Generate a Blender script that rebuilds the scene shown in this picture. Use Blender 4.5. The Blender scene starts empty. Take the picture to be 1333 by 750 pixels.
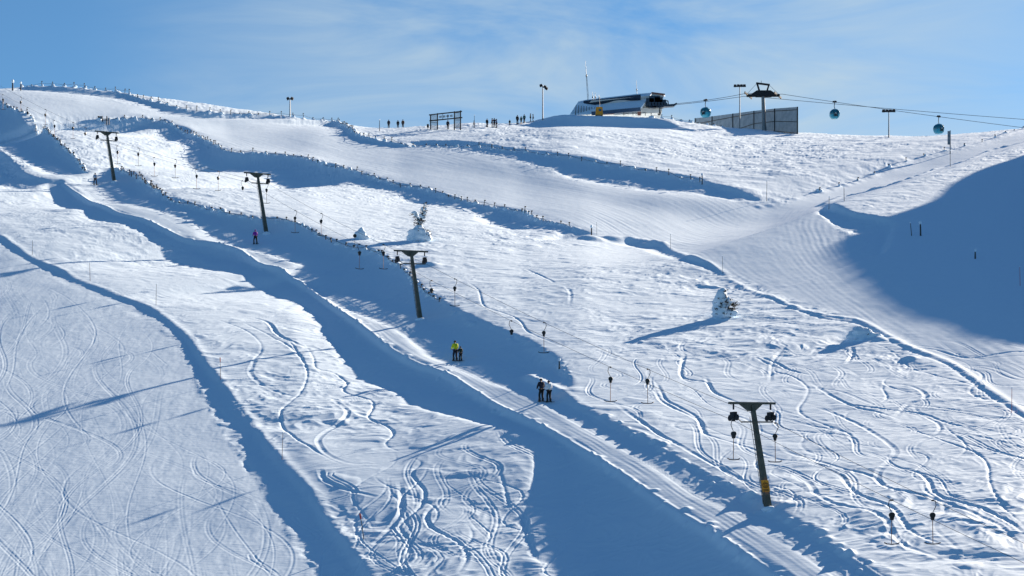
import bpy, bmesh, math, random
import numpy as np
from mathutils import Vector, Matrix
R = math.radians
# ------------------------------------------------------------------ view constants (photo measured in 1333 x 750 px)
FPX, CX, HZ = 2487.0, 666.5, 700.0
S_W = 99200.0
TAN_E = 0.41
LX, LY = -0.635, -0.7725            # horizontal direction in which sunlight travels
_n = math.hypot(LX, LY); LX /= _n; LY /= _n

def tab(us, pts):
    a = np.array(pts, float)
    return np.interp(us, a[:, 0], a[:, 1])
SKY_T = [(-900,150),(-200,125),(0,116),(28,112.5),(60,111),(97,112.5),(128,116.5),(161,120),(190,125),(230,131),(260,134),(300,140),(350,146),
 (380,149),(420,153),(445,160),(480,167),(520,170),(560,169),(600,167),(640,165),(680,161),(706,155),(729,148.5),(760,149.5),(800,150),
 (840,152),(870,155),(915,162),(960,167),(1000,170),(1040,173),(1080,175),(1120,177),(1160,178),(1200,178),(1240,177),(1280,175),(1333,169),
 (1400,160),(1550,150),(2400,140)]
YC_T = [(-900,360),(0,368),(400,372),(520,392),(680,392),(760,380),(860,382),(1000,398),(1200,392),(1333,372),(2400,360)]
def smooth1(t):
    us = np.arange(-900, 2400, 4.0); v = tab(us, t)
    k = np.exp(-0.5*(np.arange(-8, 9)/2.5)**2); k /= k.sum()
    v = np.convolve(np.pad(v, 8, mode='edge'), k, mode='valid')
    return us, v
_SU, _SV = smooth1(SKY_T); _YU, _YV = smooth1(YC_T)
def sky_row(u): return np.interp(u, _SU, _SV)
def crest_y(u): return np.interp(u, _YU, _YV)

def base_z(x, y):
    """smooth hillside: a steady slope rounding over into a crest"""
    ys = np.maximum(y, 20.0)
    u = CX + FPX*x/ys
    yc = crest_y(u)
    wc = 1.0/yc
    yy = np.minimum(ys, yc)
    d = 1.0/yy - wc
    low = 132.0 + 40.0*(0.5 + 0.5*np.tanh((u - 560.0)/420.0))     # the skyline's own bumps fade out down the slope
    f = np.exp(-(S_W*d/60.0))
    pc = low + (sky_row(u) - low)*f
    e = 0.00004
    P = pc + S_W*(np.sqrt(d*d + e*e) - e)
    z = yy*(HZ - P)/FPX
    over = np.maximum(ys - yc, 0.0)
    return z - over*over/(over + 60.0)*0.22 + np.minimum(over, 40)*0.0

# ------------------------------------------------------------------ areas read off the photo, as outlines in photo pixels on the snow
SHADE = {
 'upper_bowl': [(-60,95),(0,135),(20,145),(45,165),(75,185),(100,210),(113,228),(95,227),(80,226),(60,221),(40,213),(20,205),(8,198),(-10,188),(-120,150)],
 'upper_bank': [(-60,160),(0,199),(10,205),(30,224),(50,236),(66,240),(40,247),(20,247),(0,241),(-60,225)],
 'lane_bank': [(60,241),(83,240),(108,258),(144,274),(187,287),(230,308),(274,317),(310,326),(338,344),(378,362),(407,382),(440,405),(479,433),(500,450),(532,470),
   (580,488),(616,510),(660,536),(744,580),(800,614),(852,650),(932,700),(1000,748),(1120,830),(1160,860),(900,900),(780,830),(735,770),(720,750),(696,726),(682,674),(694,622),(696,590),
   (640,558),(600,545),(532,528),(516,513),(484,502),(462,494),(454,478),(428,445),(410,413),(389,397),(353,386),(324,370),(317,359),(252,348),(212,337),(209,323),(187,305),
   (162,292),(118,286),(108,273),(68,262)],
 'lane_right_up': [(140,222),(158,225),(178,233),(194,243),(217,259),(252,269),(288,278),(324,285),(364,287),(396,296),(417,308),(448,321),(486,328),(508,342),(524,352),(549,379),
   (599,412),(631,426),(662,438),(700,457),(728,475),(736,491),(742,504),(734,510),(722,505),(703,496),(686,490),(684,492),(700,500),(726,512),(751,528),(801,554),(860,583),(912,608),(960,640),(1008,668),(1080,707),(1144,749),(1240,815),
   (1180,815),(1080,747),(1000,698),(968,678),(932,662),(900,644),(860,616),(800,582),(760,558),(704,528),(692,520),(636,500),(600,484),(580,474),(555,464),(530,444),(508,427),(486,417),(445,402),(412,385),
   (380,361),(393,346),(355,333),(306,321),(277,310),(245,288),(205,276),(158,262),(119,241),(118,238)],
 'left_piste_bank': [(-80,268),(0,308),(36,334),(79,353),(108,369),(144,383),(176,395),(202,406),(230,427),(245,442),(266,470),(296,513),(328,554),(360,594),(400,638),(432,686),(460,722),(490,760),(540,830),
   (470,830),(440,770),(418,748),(416,738),(404,710),(372,682),(340,646),(322,598),(316,566),(276,526),(256,490),(241,452),(236,442),(212,420),(176,401),(140,388),(108,374),(72,358),(36,340),(0,317),(-80,278)],
 'upper_fence_shade': [(85,163),(128,159),(163,158),(199,158),(217,162),(235,172),(255,178),(281,191),(295,198),(315,200),(351,202),(389,206),(415,214),(453,223),(479,230),(517,242),(555,248),(581,256),(614,266),(644,272),(675,276),(694,286),(722,292),(754,300),(768,303),
   (764,308),(748,310),(729,314),(736,305),(706,299),(675,301),(643,293),(621,279),(602,271),(565,268),(540,266),(528,262),(519,255),(499,247),(468,243),(453,238),(402,243),(371,246),(355,240),(346,228),(316,225),(281,223),(255,223),(240,207),(246,192),(230,183),(217,185),(207,178),(204,169),(189,168),(158,170),(112,169)],
 'skyline_bank': [(22,110),(60,109),(97,112),(128,116),(161,119.5),(173,126),(194,132),(230,141),(255,144.5),(288,149),(339,150),(384,150.5),(415,151.5),(430,157),(445,168),(428,165),(402,160),(377,155),(339,155.5),(293,154),(255,151),(222,147),(194,138),(163,130),(128,126),(77,121),(24,117)],
 'mid_fence_shade': [(490,187),(525,192),(555,191),(593,192),(642,195),(680,199),(719,204),(757,210),(795,217),(833,223),(879,232),(914,239),(951,251),(992,263),(960,263),(895,251),(846,249),(808,242),(770,237),(744,232),(719,222),(680,211),(642,204),(591,197),(540,196),(500,192)],
 'station_mound': [(686,161),(706,154),(729,147),(770,148.5),(810,149),(840,151),(865,158),(890,167),(850,171),(800,173),(760,172),(720,170),(690,166)],
 'gondola_bank': [(845,152),(880,150.5),(915,155),(945,162),(985,167),(960,169),(925,163),(900,158),(870,155.5)],
 'right_bowl': [(1158,293),(1173,286),(1210,273),(1228,256),(1247,238),(1284,219),(1333,204),(1450,160),(1600,170),(1600,520),(1450,478),(1333,437),(1296,427),(1252,411),(1192,395),(1142,364),(1116,338),(1098,312),(1120,300)],
 'bowl_lip': [(1066,268),(1077,267),(1084,275),(1114,287),(1165,293),(1150,330),(1140,333),(1127,311),(1087,296),(1066,281)],
 'piste_edge': [(816,313),(833,310.5),(862,319),(895,337),(931,354),(960,367),(928,357),(880,337),(850,325),(822,320)],
 'mound_shade': [(1085,448),(1110,432),(1122,428),(1128,440),(1140,445),(1110,447)],
 'left_notch': [(0,150),(8,152),(14,160),(4,160)],
}
SHADE.pop('left_notch')
# how squarely the sun strikes the lit snow: (outline, slope against the sun rays)
KLIT = [
 ([(-120,320),(0,314),(36,340),(76,358),(140,386),(212,414),(252,455),(296,516),(350,585),(420,668),(470,750),(520,860),(-300,900)], 0.110),
 ([(-100,116),(60,121),(200,140),(340,156),(420,164),(500,190),(640,205),(744,234),(846,251),(960,265),(1060,262),(1066,281),(1140,333),(1207,391),(1333,437),(1333,540),(1252,480),(1118,418),(1000,380),(900,335),(820,308),(768,300),(640,268),(520,240),(400,206),(300,195),(230,165),(150,155),(60,150),(-100,140)], 0.185),
 ([(440,168),(560,186),(690,196),(880,230),(990,262),(1130,232),(1333,166),(1200,178),(1000,170),(880,170),(700,172),(560,170)], 0.25),
 ([(532,470),(744,580),(800,612),(932,698),(1010,752),(1100,800),(1140,800),(932,664),(800,582),(692,520),(580,476)], 0.160),
 ([(83,240),(187,286),(310,325),(380,360),(306,321),(205,276),(119,241)], 0.182),

 ([(600,212),(744,238),(850,258),(960,272),(1000,280),(940,290),(820,270),(700,245),(620,228)], 0.115),
 ([(0,245),(100,275),(200,310),(330,370),(420,440),(520,530),(640,570),(690,600),(720,760),(760,860),(520,860),(420,668),(300,510),(250,440),(200,405),(140,380),(60,350),(0,308)], 0.200),
 ([(330,520),(520,540),(640,575),(690,640),(690,760),(720,860),(520,860),(420,668)], 0.165),
 ([(985,285),(1014,268),(1069,254),(1121,239),(1173,219),(1228,203),(1284,189),(1333,174),(1420,150),(1420,162),(1333,186),(1284,199),(1258,209),(1225,219),(1195,230),(1154,243),(1099,257),(1070,270),(1040,290),(1000,300)], 0.115),
 ([(372,596),(398,602),(430,612),(470,628),(500,650),(515,690),(500,740),(520,800),(480,800),(455,712),(430,680),(400,636)], 0.055),
 ([(290,160),(400,172),(440,190),(400,200),(300,188)], 0.135),
]
K_DEF = 0.265
G_PULL, KLO, KHI = 0.03, 0.6, 1.4

U0, U1, P0, P1, SS = -300.0, 1650.0, 80.0, 920.0, 2
RW, RH = int((U1-U0)*SS), int((P1-P0)*SS)
def fill_poly(img, poly, val):
    P = (np.array(poly, float) - [U0, P0])*SS
    y0, y1 = int(max(0, P[:,1].min())), int(min(RH-1, P[:,1].max()+1))
    A, B = P, np.roll(P, -1, axis=0)
    for r in range(y0, y1+1):
        yc = r + 0.5
        m = ((A[:,1] <= yc) & (B[:,1] > yc)) | ((B[:,1] <= yc) & (A[:,1] > yc))
        if not m.any(): continue
        xs = np.sort(A[m,0] + (yc - A[m,1])/(B[m,1]-A[m,1])*(B[m,0]-A[m,0]))
        for a, b in zip(xs[0::2], xs[1::2]):
            ia, ib = max(0, int(round(a))), min(RW, int(round(b)))
            if ib > ia: img[r, ia:ib] = val
def blur(a, sx, sy=None):
    if sy is None: sy = sx
    for ax, s in ((1, sx), (0, sy)):
        if s <= 0: continue
        n = int(3*s)+1
        k = np.exp(-0.5*(np.arange(-n, n+1)/s)**2); k /= k.sum()
        L = a.shape[ax]; M = L + 2*n
        pad = [(0,0),(0,0)]; pad[ax] = (n, n)
        b = np.pad(a, pad, mode='edge')
        fk = np.fft.rfft(k, M + 2*n + 1)
        fb = np.fft.rfft(b, M + 2*n + 1, axis=ax)
        sh = [1,1]; sh[ax] = -1
        o = np.fft.irfft(fb*fk.reshape(sh), M + 2*n + 1, axis=ax)
        sl = [slice(None), slice(None)]; sl[ax] = slice(2*n, 2*n + L)
        a = o[tuple(sl)]
    return a
mask_img = np.zeros((RH, RW), np.float32)
for nme, pl in SHADE.items():
    if nme != 'right_bowl': fill_poly(mask_img, pl, 1.0)
bowl_img = np.zeros((RH, RW), np.float32); fill_poly(bowl_img, SHADE['right_bowl'], 1.0)
k_img = np.full((RH, RW), K_DEF, np.float32)
for pl, v in KLIT: fill_poly(k_img, pl, v)
k_img = blur(k_img.astype(float), 10).astype(np.float32)
def img_at(img, u, p):
    c = np.clip((u - U0)*SS, 0, RW-1).astype(np.int32); r = np.clip((p - P0)*SS, 0, RH-1).astype(np.int32)
    return img[r, c]

# ------------------------------------------------------------------ lattice noise
def vnoise(x, y, seed):
    xi, yi = np.floor(x).astype(np.int64), np.floor(y).astype(np.int64)
    fx, fy = x - xi, y - yi
    fx = fx*fx*fx*(fx*(fx*6-15)+10); fy = fy*fy*fy*(fy*(fy*6-15)+10)
    def h(a, b):
        n = (a*374761393 + b*668265263 + seed*974634777) & 0xFFFFFFFF
        n = ((n ^ (n >> 13))*1274126177) & 0xFFFFFFFF
        n = n ^ (n >> 16)
        return (n & 0xFFFF)/32767.5 - 1.0
    return (h(xi,yi)*(1-fx) + h(xi+1,yi)*fx)*(1-fy) + (h(xi,yi+1)*(1-fx) + h(xi+1,yi+1)*fx)*fy
def fbm(x, y, seed, n=3, g=0.5):
    o = 0; a = 1.0; s = 0
    for i in range(n):
        o = o + a*vnoise(x*2**i + 17.3*i, y*2**i - 9.1*i, seed+i*11); s += a; a *= g
    return o/s

# ------------------------------------------------------------------ the snow surface: slope broken by banks and hollows
DT = 0.25
corn = [(-170,50),(170,50),(-230,450),(230,450)]
PX_, PY_ = -LY, LX                      # unit vector across the light
ts = [a*LX + b*LY for a, b in corn]; sc = [a*PX_ + b*PY_ for a, b in corn]
T0, T1, SC0, SC1 = min(ts), max(ts), min(sc), max(sc)
NT, NS = int((T1-T0)/DT), int((SC1-SC0)/DT)
tg = (T0 + DT*np.arange(NT))[:, None]; sg = (SC0 + DT*np.arange(NS))[None, :]
GX = (tg*LX + sg*PX_); GY = (tg*LY + sg*PY_)
yv = np.maximum(GY, 20.0)
GU = CX + FPX*GX/yv
ZB = base_z(GX, GY)
OUT = (GY > crest_y(GU)*0.995) | (GU > 1640) | (GY < 45)
RB = ZB + tg*TAN_E
ZN = ZB.copy()
def solve(ZN, n):
    ZE = ZN
    for it in range(n):
        GP = HZ - FPX*ZE/yv
        m = (img_at(mask_img, GU, GP) > 0.5) & ~OUT
        kk = img_at(k_img, GU, GP)
        din = np.zeros((NT, NS), np.float32); dou = np.zeros((NT, NS), np.float32)
        c = np.zeros(NS)
        for i in range(NT):
            c = np.where(m[i], c + DT, 0); din[i] = c
        c = np.zeros(NS)
        for i in range(NT-1, -1, -1):
            c = np.where(m[i], c + DT, 0); dou[i] = c
        lng = din + dou > 3.2; m &= ~((dou < 0.5) & lng); dou = np.where(lng, np.maximum(dou - 0.5, 0), dou)*m; din = din*m
        a, b, cap = 0.34*din, np.minimum(0.13*dou, np.where(lng, 0.01, 0.045)*dou + 0.025*dou*dou), 0.45 + 0.03*(din + dou)
        dip = np.where(m, 1.0/((1/np.maximum(a,1e-3))**2 + (1/np.maximum(b,1e-3))**2 + (1/cap)**2)**0.5, 0)
        RM = np.empty_like(RB); rm = RB[0].copy()
        for i in range(NT):
            rm = np.where(OUT[i], RB[i], np.where(m[i], rm, rm + np.clip(kk[i] + G_PULL*(RB[i] - rm), KLO*kk[i], KHI*kk[i])*DT))
            RM[i] = rm
        RM = RB + blur(RM - RB, 16, 5)                 # across, along
        dp = blur(dip, 1.6, 0.9)
        Rn = RM - dp; rx = Rn[0].copy()
        for i in range(1, NT):                           # whatever lies in shade stays under the rim that shades it
            Rn[i] = np.where(m[i], np.minimum(Rn[i], rx - dip[i]), np.where(OUT[i] | m[i], Rn[i], np.minimum(np.maximum(Rn[i], rx + 0.6*kk[i]*DT), Rn[i-1] + 1.35*kk[i]*DT + np.where(m[i-1], rx - Rn[i-1], 0)))); rx = np.maximum(rx, Rn[i])
        Z2 = blur(Rn, 1.6, 0.7) - tg*TAN_E
        D = Z2 - ZB
        ok = ~OUT
        # keep the hill where it is on the whole: remove the smooth drift
        fx, fy = GX[ok][::97]/150, (GY[ok][::97]-220)/150
        q = lambda a, b: np.stack([np.ones_like(a), a, b, a*a, a*b, b*b], -1)
        co = np.linalg.lstsq(q(fx, fy), D[ok][::97], rcond=None)[0]
        vis = ok & (GU > -50) & (GU < 1383) & (GP > 100) & (GP < 760)
        print('solve', it, 'drift mean %.2f min %.2f max %.2f' % (D[vis].mean(), D[vis].min(), D[vis].max()), 'quad', np.round(co, 2))
        ZN = Z2; w = 0.5 if it < 3 else 0.3; ZE = (1-w)*ZE + w*Z2
    return ZN
ZN = solve(ZN, 8)
def off_frame_ridge(ZN):
    """a spur of the hill to the right of the frame: its shadow lies over the right of the slope"""
    GP = HZ - FPX*ZN/yv
    m = (img_at(bowl_img, GU, GP) > 0.5) & ~OUT & (GU < 1440)
    r = ZN + tg*TAN_E
    rex = np.where(m, r, -1e9).max(0)
    has = m.any(0)
    up = (GU > 1475) & (GY > 60)
    ic = NT - 1 - np.argmax(up[::-1], 0)                # last cell upstream outside the frame
    cols = np.arange(NS)
    h = np.where(has & up.any(0), np.maximum(rex - r[np.maximum(ic-36, 0), cols], 0) + 0.5, 0)
    k = np.exp(-0.5*(np.arange(-12, 13)/3.0)**2); k /= k.sum()
    h = np.convolve(h, k, mode='same')
    tc = T0 + DT*ic
    tc = np.convolve(np.pad(tc.astype(float), 60, mode='edge'), np.ones(121)/121, mode='valid')
    d = tg - tc[None, :] + 9.0
    print('spur height', h.max())
    return ZN + h[None, :]*np.exp(-(np.abs(d)/7.0)**2.0)
ZN = off_frame_ridge(ZN)
def zn_at(x, y):
    t = x*LX + y*LY; s = x*PX_ + y*PY_
    a = np.clip((t - T0)/DT, 0, NT-1.001); b = np.clip((s - SC0)/DT, 0, NS-1.001)
    i, j = a.astype(int), b.astype(int); fa, fb = a-i, b-j
    return (ZN[i,j]*(1-fb) + ZN[i,j+1]*fb)*(1-fa) + (ZN[i+1,j]*(1-fb) + ZN[i+1,j+1]*fb)*fa
# ------------------------------------------------------------------ snow mesh: columns by bearing, rows by range
C = bpy.context.scene.collection
DU, DWP = 0.88, 0.60
ucols = np.concatenate([np.arange(-170.0, 1500.0, DU), np.arange(1500.0, 2100.0, 5.0)])
NC = len(ucols)
w_far, w_near = 1/425.0, 1/96.0
w_fine = np.arange(w_far, w_near, DWP/S_W)
w_near_rows = np.linspace(w_near, 1/50.0, 120)[1:]
w_back = 1/np.linspace(900.0, 425.0, 60)[:-1]
wrow = np.concatenate([w_back, w_fine, w_near_rows])          # far -> near
NRW = len(wrow)
MY = (1/wrow)[:, None]*np.ones((1, NC)); MX = (ucols[None, :] - CX)/FPX*MY
MZ = zn_at(MX, MY)
i0f, i1f = len(w_back), len(w_back)+len(w_fine)
HD = np.zeros_like(MZ)                                         # relief added on top
MP = HZ - FPX*MZ/MY                                            # where each vertex sits in the photo
MU = np.broadcast_to(ucols[None, :], MZ.shape)
# ------------------------------------------------------------------ relief: drifts, ruts, ski tracks, combing, banks
rng = random.Random(7)
def at0(u, p):
    j = int(min(max(round((u - ucols[0])/2)*2, 0), 10**9))
    j = int(min(max(np.searchsorted(ucols, u), 0), NC-1)); col = MP[:, j]
    hit = np.nonzero(col[::-1] <= p)[0]
    if len(hit) == 0 or hit[0] == 0: return None
    i = NRW-1-hit[0]; a = (p - col[i])/(col[i+1]-col[i] + 1e-9)
    y = 1/(wrow[i]*(1-a) + wrow[i+1]*a)
    return ((u - CX)/FPX*y, y)
def crest0(u, p):
    j = int(min(np.searchsorted(ucols, u), NC-1)); i = int(np.argmin(MP[:i1f, j]))
    return ((u - CX)/FPX/wrow[i], 1/wrow[i]) if abs(MP[i, j] - p) < 8 else None
def row_of(y): return float(np.interp(-1.0/y, -wrow[::-1], np.arange(NRW)[::-1]))
def col_of(x, y): return float(np.interp(CX + FPX*x/y, ucols, np.arange(NC)))
def smooth_line(pts, step):
    """Catmull-Rom through world points, even spacing"""
    P = np.array(pts, float)
    if len(P) < 2: return P
    E = np.vstack([2*P[0]-P[1], P, 2*P[-1]-P[-2]]); out = []
    for i in range(1, len(E)-2):
        p0,p1,p2,p3 = E[i-1],E[i],E[i+1],E[i+2]
        n = max(2, int(np.hypot(*(p2-p1))/step))
        t = (np.arange(n)/n)[:,None]
        out.append(0.5*((2*p1)+(-p0+p2)*t+(2*p0-5*p1+4*p2-p3)*t*t+(-p0+3*p1-3*p2+p3)*t**3))
    out.append(P[-1:]); return np.vstack(out)
def world_line(px, step=0.5):
    w = [at0(u, p) or crest0(u, p) for u, p in px]; w = [q for q in w if q is not None]
    return smooth_line(w, step) if len(w) >= 2 else np.array(w)
def along(line, reach, fn, amp=None):
    """HD += fn(distance to line) near the line"""
    if len(line) < 2: return
    rr = [row_of(y) for x, y in line]; cc = [col_of(x, y) for x, y in line]
    yy = line[:,1]
    padc = reach*FPX/yy.min()/DU + 3
    r0 = max(0, int(min(row_of(y+reach) for y in (yy.max(),)))-2); r1 = min(NRW, int(row_of(max(40, yy.min()-reach)))+3)
    c0 = max(0, int(min(cc)-padc)); c1 = min(NC, int(max(cc)+padc)+2)
    if r1-r0 < 2 or c1-c0 < 2: return
    buf = np.full((r1-r0, c1-c0), 1e9, np.float32)
    am = np.ones((r1-r0, c1-c0), np.float32)
    CH = 5
    for a in range(0, len(line)-1, CH):
        b = min(len(line)-1, a+CH)
        ys_ = yy[a:b+1]; pc = reach*FPX/ys_.min()/DU + 2
        q0 = max(r0, int(row_of(ys_.max()+reach))-1); q1 = min(r1, int(row_of(max(40, ys_.min()-reach)))+2)
        k0 = max(c0, int(min(cc[a:b+1])-pc)); k1 = min(c1, int(max(cc[a:b+1])+pc)+2)
        if q1 <= q0 or k1 <= k0: continue
        X = MX[q0:q1, k0:k1]; Y = MY[q0:q1, k0:k1]; sub = buf[q0-r0:q1-r0, k0-c0:k1-c0]
        for i in range(a, b):
            dx, dy = line[i+1]-line[i]; L2 = dx*dx+dy*dy + 1e-12
            t = np.clip(((X-line[i,0])*dx + (Y-line[i,1])*dy)/L2, 0, 1)
            d = np.hypot(X-line[i,0]-t*dx, Y-line[i,1]-t*dy)
            if amp is not None:
                sa = am[q0-r0:q1-r0, k0-c0:k1-c0]; nr = d < sub; sa[nr] = (amp[i] + (amp[i+1]-amp[i])*t)[nr]
            np.minimum(sub, d, out=sub)
    m = buf < reach
    HD[r0:r1, c0:c1] += np.where(m, fn(np.where(m, buf, reach))*am, 0)
def g(d, c, w): return np.exp(-((d-c)/w)**2)
def fade(n, lo=0.35):
    """depth along a track: runs out at both ends, deeper and shallower by turns"""
    k = np.arange(n); e = np.clip(np.minimum(k, n-1-k)/max(4.0, min(14.0, n*0.22)), 0, 1)
    w = np.interp(k, np.arange(0, n+9, 8), [rng.uniform(lo, 1.25) for _ in range(len(np.arange(0, n+9, 8)))])
    return e*w
def ski_pair(line, depth=0.03, gap=0.16, wd=0.07):
    along(line, gap+4*wd, lambda d: -depth*g(d, gap, wd) + 0.45*depth*g(d, gap+2.1*wd, wd), fade(len(line), 0.5))
def trough(line, depth=0.16, w=0.34):
    along(line, 4*w, lambda d: -depth*g(d, 0, w) - 0.25*depth*g(d, 0.20, 0.07) + 0.25*depth*g(d, 1.8*w, 0.7*w), fade(len(line)))
def berm(line, h, w, plateau=0.0): along(line, 3*w+plateau, lambda d: h*np.exp(-(np.maximum(d-plateau,0)/w)**2))
def bump(x, y, h, r, asp=1.0):
    q0 = max(0, int(row_of(y+3*r))-1); q1 = min(NRW, int(row_of(max(40, y-3*r)))+2)
    pc = 3*r*asp*FPX/y/DU+2; c = col_of(x, y); k0 = max(0, int(c-pc)); k1 = min(NC, int(c+pc)+2)
    if q1 > q0 and k1 > k0:
        HD[q0:q1, k0:k1] += h*np.exp(-(((MX[q0:q1,k0:k1]-x)/(r*asp))**2 + ((MY[q0:q1,k0:k1]-y)/r)**2)**1.3)

def soft(polys, s=8):
    im = np.zeros((RH, RW), np.float32)
    for pl, v in polys: fill_poly(im, pl, v)
    im = blur(im.astype(float), s).astype(np.float32)
    return img_at(im, MU, MP)
LEFT_PISTE = [(-200,310),(0,322),(72,363),(140,393),(205,424),(232,455),(270,528),(314,600),(366,684),(412,750),(470,860),(-300,900)]
MID_PISTE = [(-100,116),(60,121),(200,140),(340,156),(420,166),(500,191),(640,206),(744,234),(846,251),(990,266),(1062,266),(1066,281),(1140,333),(1207,391),(1400,440),(1400,590),(1252,480),(1118,418),(1000,380),(900,335),(820,308),(768,300),(640,266),(520,238),(400,202),(300,193),(230,165),(150,155),(60,150),(-100,140)]
LANE = [(83,243),(187,290),(310,329),(378,362),(479,436),(580,491),(660,540),(800,617),(932,703),(1010,755),(1100,815),(1240,815),(1144,752),(912,612),(751,531),(700,500),(560,440),(480,400),(400,360),(310,318),(205,274),(119,238)]
ROAD = [(985,285),(1014,267),(1069,252),(1121,237),(1173,217),(1228,201),(1284,187),(1333,172),(1420,148),(1420,164),(1333,187),(1284,200),(1258,210),(1225,220),(1195,231),(1154,244),(1099,258),(1070,272),(1040,300)]
BANK = SHADE['lane_bank']; RIGHT_BOWL = SHADE['right_bowl']
ROUGH = soft([([(-300,80),(1700,80),(1700,900),(-300,900)], 1.0), (LEFT_PISTE, 0.06), (MID_PISTE, 0.10), (ROAD, 0.04), (LANE, 0.05), (BANK, 0.10), (RIGHT_BOWL, 0.15), (SHADE['left_piste_bank'], 0.10), (SHADE['lane_right_up'], 0.22),
  ([(0,245),(100,275),(200,300),(300,355),(380,392),(420,450),(300,480),(200,405),(0,310)], 0.85), (SHADE['upper_bowl'], 0.2), (SHADE['station_mound'], 0.15), (SHADE['skyline_bank'], 0.2)], 5)
vis = slice(0, NRW)
X_, Y_ = MX, MY
wx = X_ + 0.8*vnoise(X_/3.1, Y_/3.1, 5); wy = Y_ + 0.8*vnoise(X_/2.7, Y_/2.7, 6)
patch = np.clip(0.75 + 0.55*vnoise(X_/13, Y_/17, 21), 0.35, 1.3)
fd = np.clip(MY/200.0, 0.7, 2.0)
ra, rb_ = 0.80, 0.60                                           # drifts lie along the wind
ax_ = (wx*ra + wy*rb_); ay_ = (-wx*rb_ + wy*ra)
n1 = fbm(wx/4.6, wy/3.2, 31, 2)
n2 = vnoise(ax_/2.0, ay_/0.85, 41); n2 = 1 - np.abs(n2)*2
n3 = vnoise(ax_/0.8, ay_/0.36, 47)
n5 = 1 - 2*np.abs(vnoise(ax_/1.0 + 0.3*n1, ay_/0.42, 43))
n6 = vnoise(ax_/0.42, ay_/0.2, 49)
HD += 1.25*ROUGH*patch*(0.085*n1 + 0.034*n2*np.clip(fd,0.8,1.6) + 0.020*n5*np.clip(fd, 0.8, 1.5) + 0.013*n3 + 0.006*n6)
rip1 = vnoise(wx/1.5 + wy/6, wy/0.55 + 0.8*n1, 57); rip2 = vnoise(wx/0.7, wy/0.28, 58)
bands = np.clip(0.2 + 1.2*vnoise(X_/9 , Y_/7, 59), 0, 1.3)
HD += ROUGH*bands*(0.036*np.maximum(rip1, -0.2)*np.clip(fd, 0.8, 1.5) + 0.010*rip2)
n4 = np.clip(vnoise(wx/2.2, wy/1.6, 53) - 0.45, 0, 1)*np.clip(vnoise(X_/20, Y_/24, 54) + 0.45, 0, 1)
HD += ROUGH*0.16*n4                                           # scattered lumps
top = soft([([(440,160),(560,178),(690,190),(880,226),(990,258),(1130,228),(1333,160),(1333,150),(440,150)], 1.0)], 6)
HD += top*np.clip(ROUGH*1.1, 0.05, 1)*(0.16*fbm(X_/7, Y_/5, 61, 3) + 0.20*np.clip(vnoise(X_/3.2, Y_/4.0, 66) - 0.3, 0, 1))
HD += (1-ROUGH)*(0.065*vnoise(X_/9, Y_/11, 71) + 0.012*vnoise(X_/2.3, Y_/3, 72) + 0.006*vnoise(X_/0.6, Y_/0.9, 73))

SH = np.zeros((RH, RW), np.float32)
for nm_ in SHADE: fill_poly(SH, SHADE[nm_], 1.0)
SH = np.clip(blur(SH.astype(float), 9)*2 - 1, 0, 1).astype(np.float32)
HD += img_at(SH, MU, MP)*(0.10*vnoise(X_/5.5, Y_/7, 74) + 0.045*fbm(ax_/2.2, ay_/1.1, 75, 3) + 0.02*np.clip(n5, -0.2, 1)) 

# combed snow: the lane of the tow and the pistes
def dist_field(line, mask):
    D = np.full(MZ.shape, 1e9, np.float32)
    rs, cs = np.nonzero(mask.any(1))[0], np.nonzero(mask.any(0))[0]
    a, b, c, d = rs[0], rs[-1]+1, cs[0], cs[-1]+1
    X = MX[a:b, c:d]; Y = MY[a:b, c:d]; out = np.full(X.shape, 1e9, np.float32)
    for i in range(len(line)-1):
        dx, dy = line[i+1]-line[i]; L2 = dx*dx+dy*dy
        t = np.clip(((X-line[i,0])*dx + (Y-line[i,1])*dy)/L2, 0, 1)
        np.minimum(out, np.hypot(X-line[i,0]-t*dx, Y-line[i,1]-t*dy), out=out)
    D[a:b, c:d] = out
    return D
LIP = [(10,204),(30,224),(50,236),(83,240),(108,258),(144,274),(187,287),(230,308),(274,317),(310,326),(338,344),(378,362),(407,382),(440,405),(479,433),(500,450),(532,470),(580,488),(616,510),(660,536),(744,580),(800,614),(852,650),(932,700),(1000,748),(1100,820)]
lip_w = world_line(LIP, 2.0)
lm = soft([(LANE, 1.0)], 2)
D = dist_field(lip_w, lm > 0.05)
HD += lm*np.where(D < 50, 0.006*np.sin(2*math.pi*(D + 0.10*vnoise(X_/3, Y_/3, 81))/0.42)*(0.5+0.5*vnoise(X_/1.2, Y_/9, 82)) + 0.007*np.sin(2*math.pi*D/1.9) + 0.006*vnoise(D/0.22, Y_/6, 83), 0)
pm = soft([(MID_PISTE, 1.0)], 4)
flow1 = world_line([(60,130),(200,150),(330,172),(450,200),(560,222),(700,248),(830,275),(950,312),(1050,352),(1160,410),(1260,470),(1400,570)], 4.0)
flow2 = world_line([(1400,160),(1284,193),(1173,226),(1090,254),(1040,272),(1010,300),(1020,335),(1070,380),(1150,430),(1260,500),(1400,600)], 4.0)
D1 = dist_field(flow1, pm > 0.05); D2 = dist_field(flow2, pm > 0.05)
cw = np.clip((MU - 930)/140, 0, 1)*np.clip((MP-230)/60, 0, 1)
amp = 0.0048*np.clip(fd, 0.8, 1.6)
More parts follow.
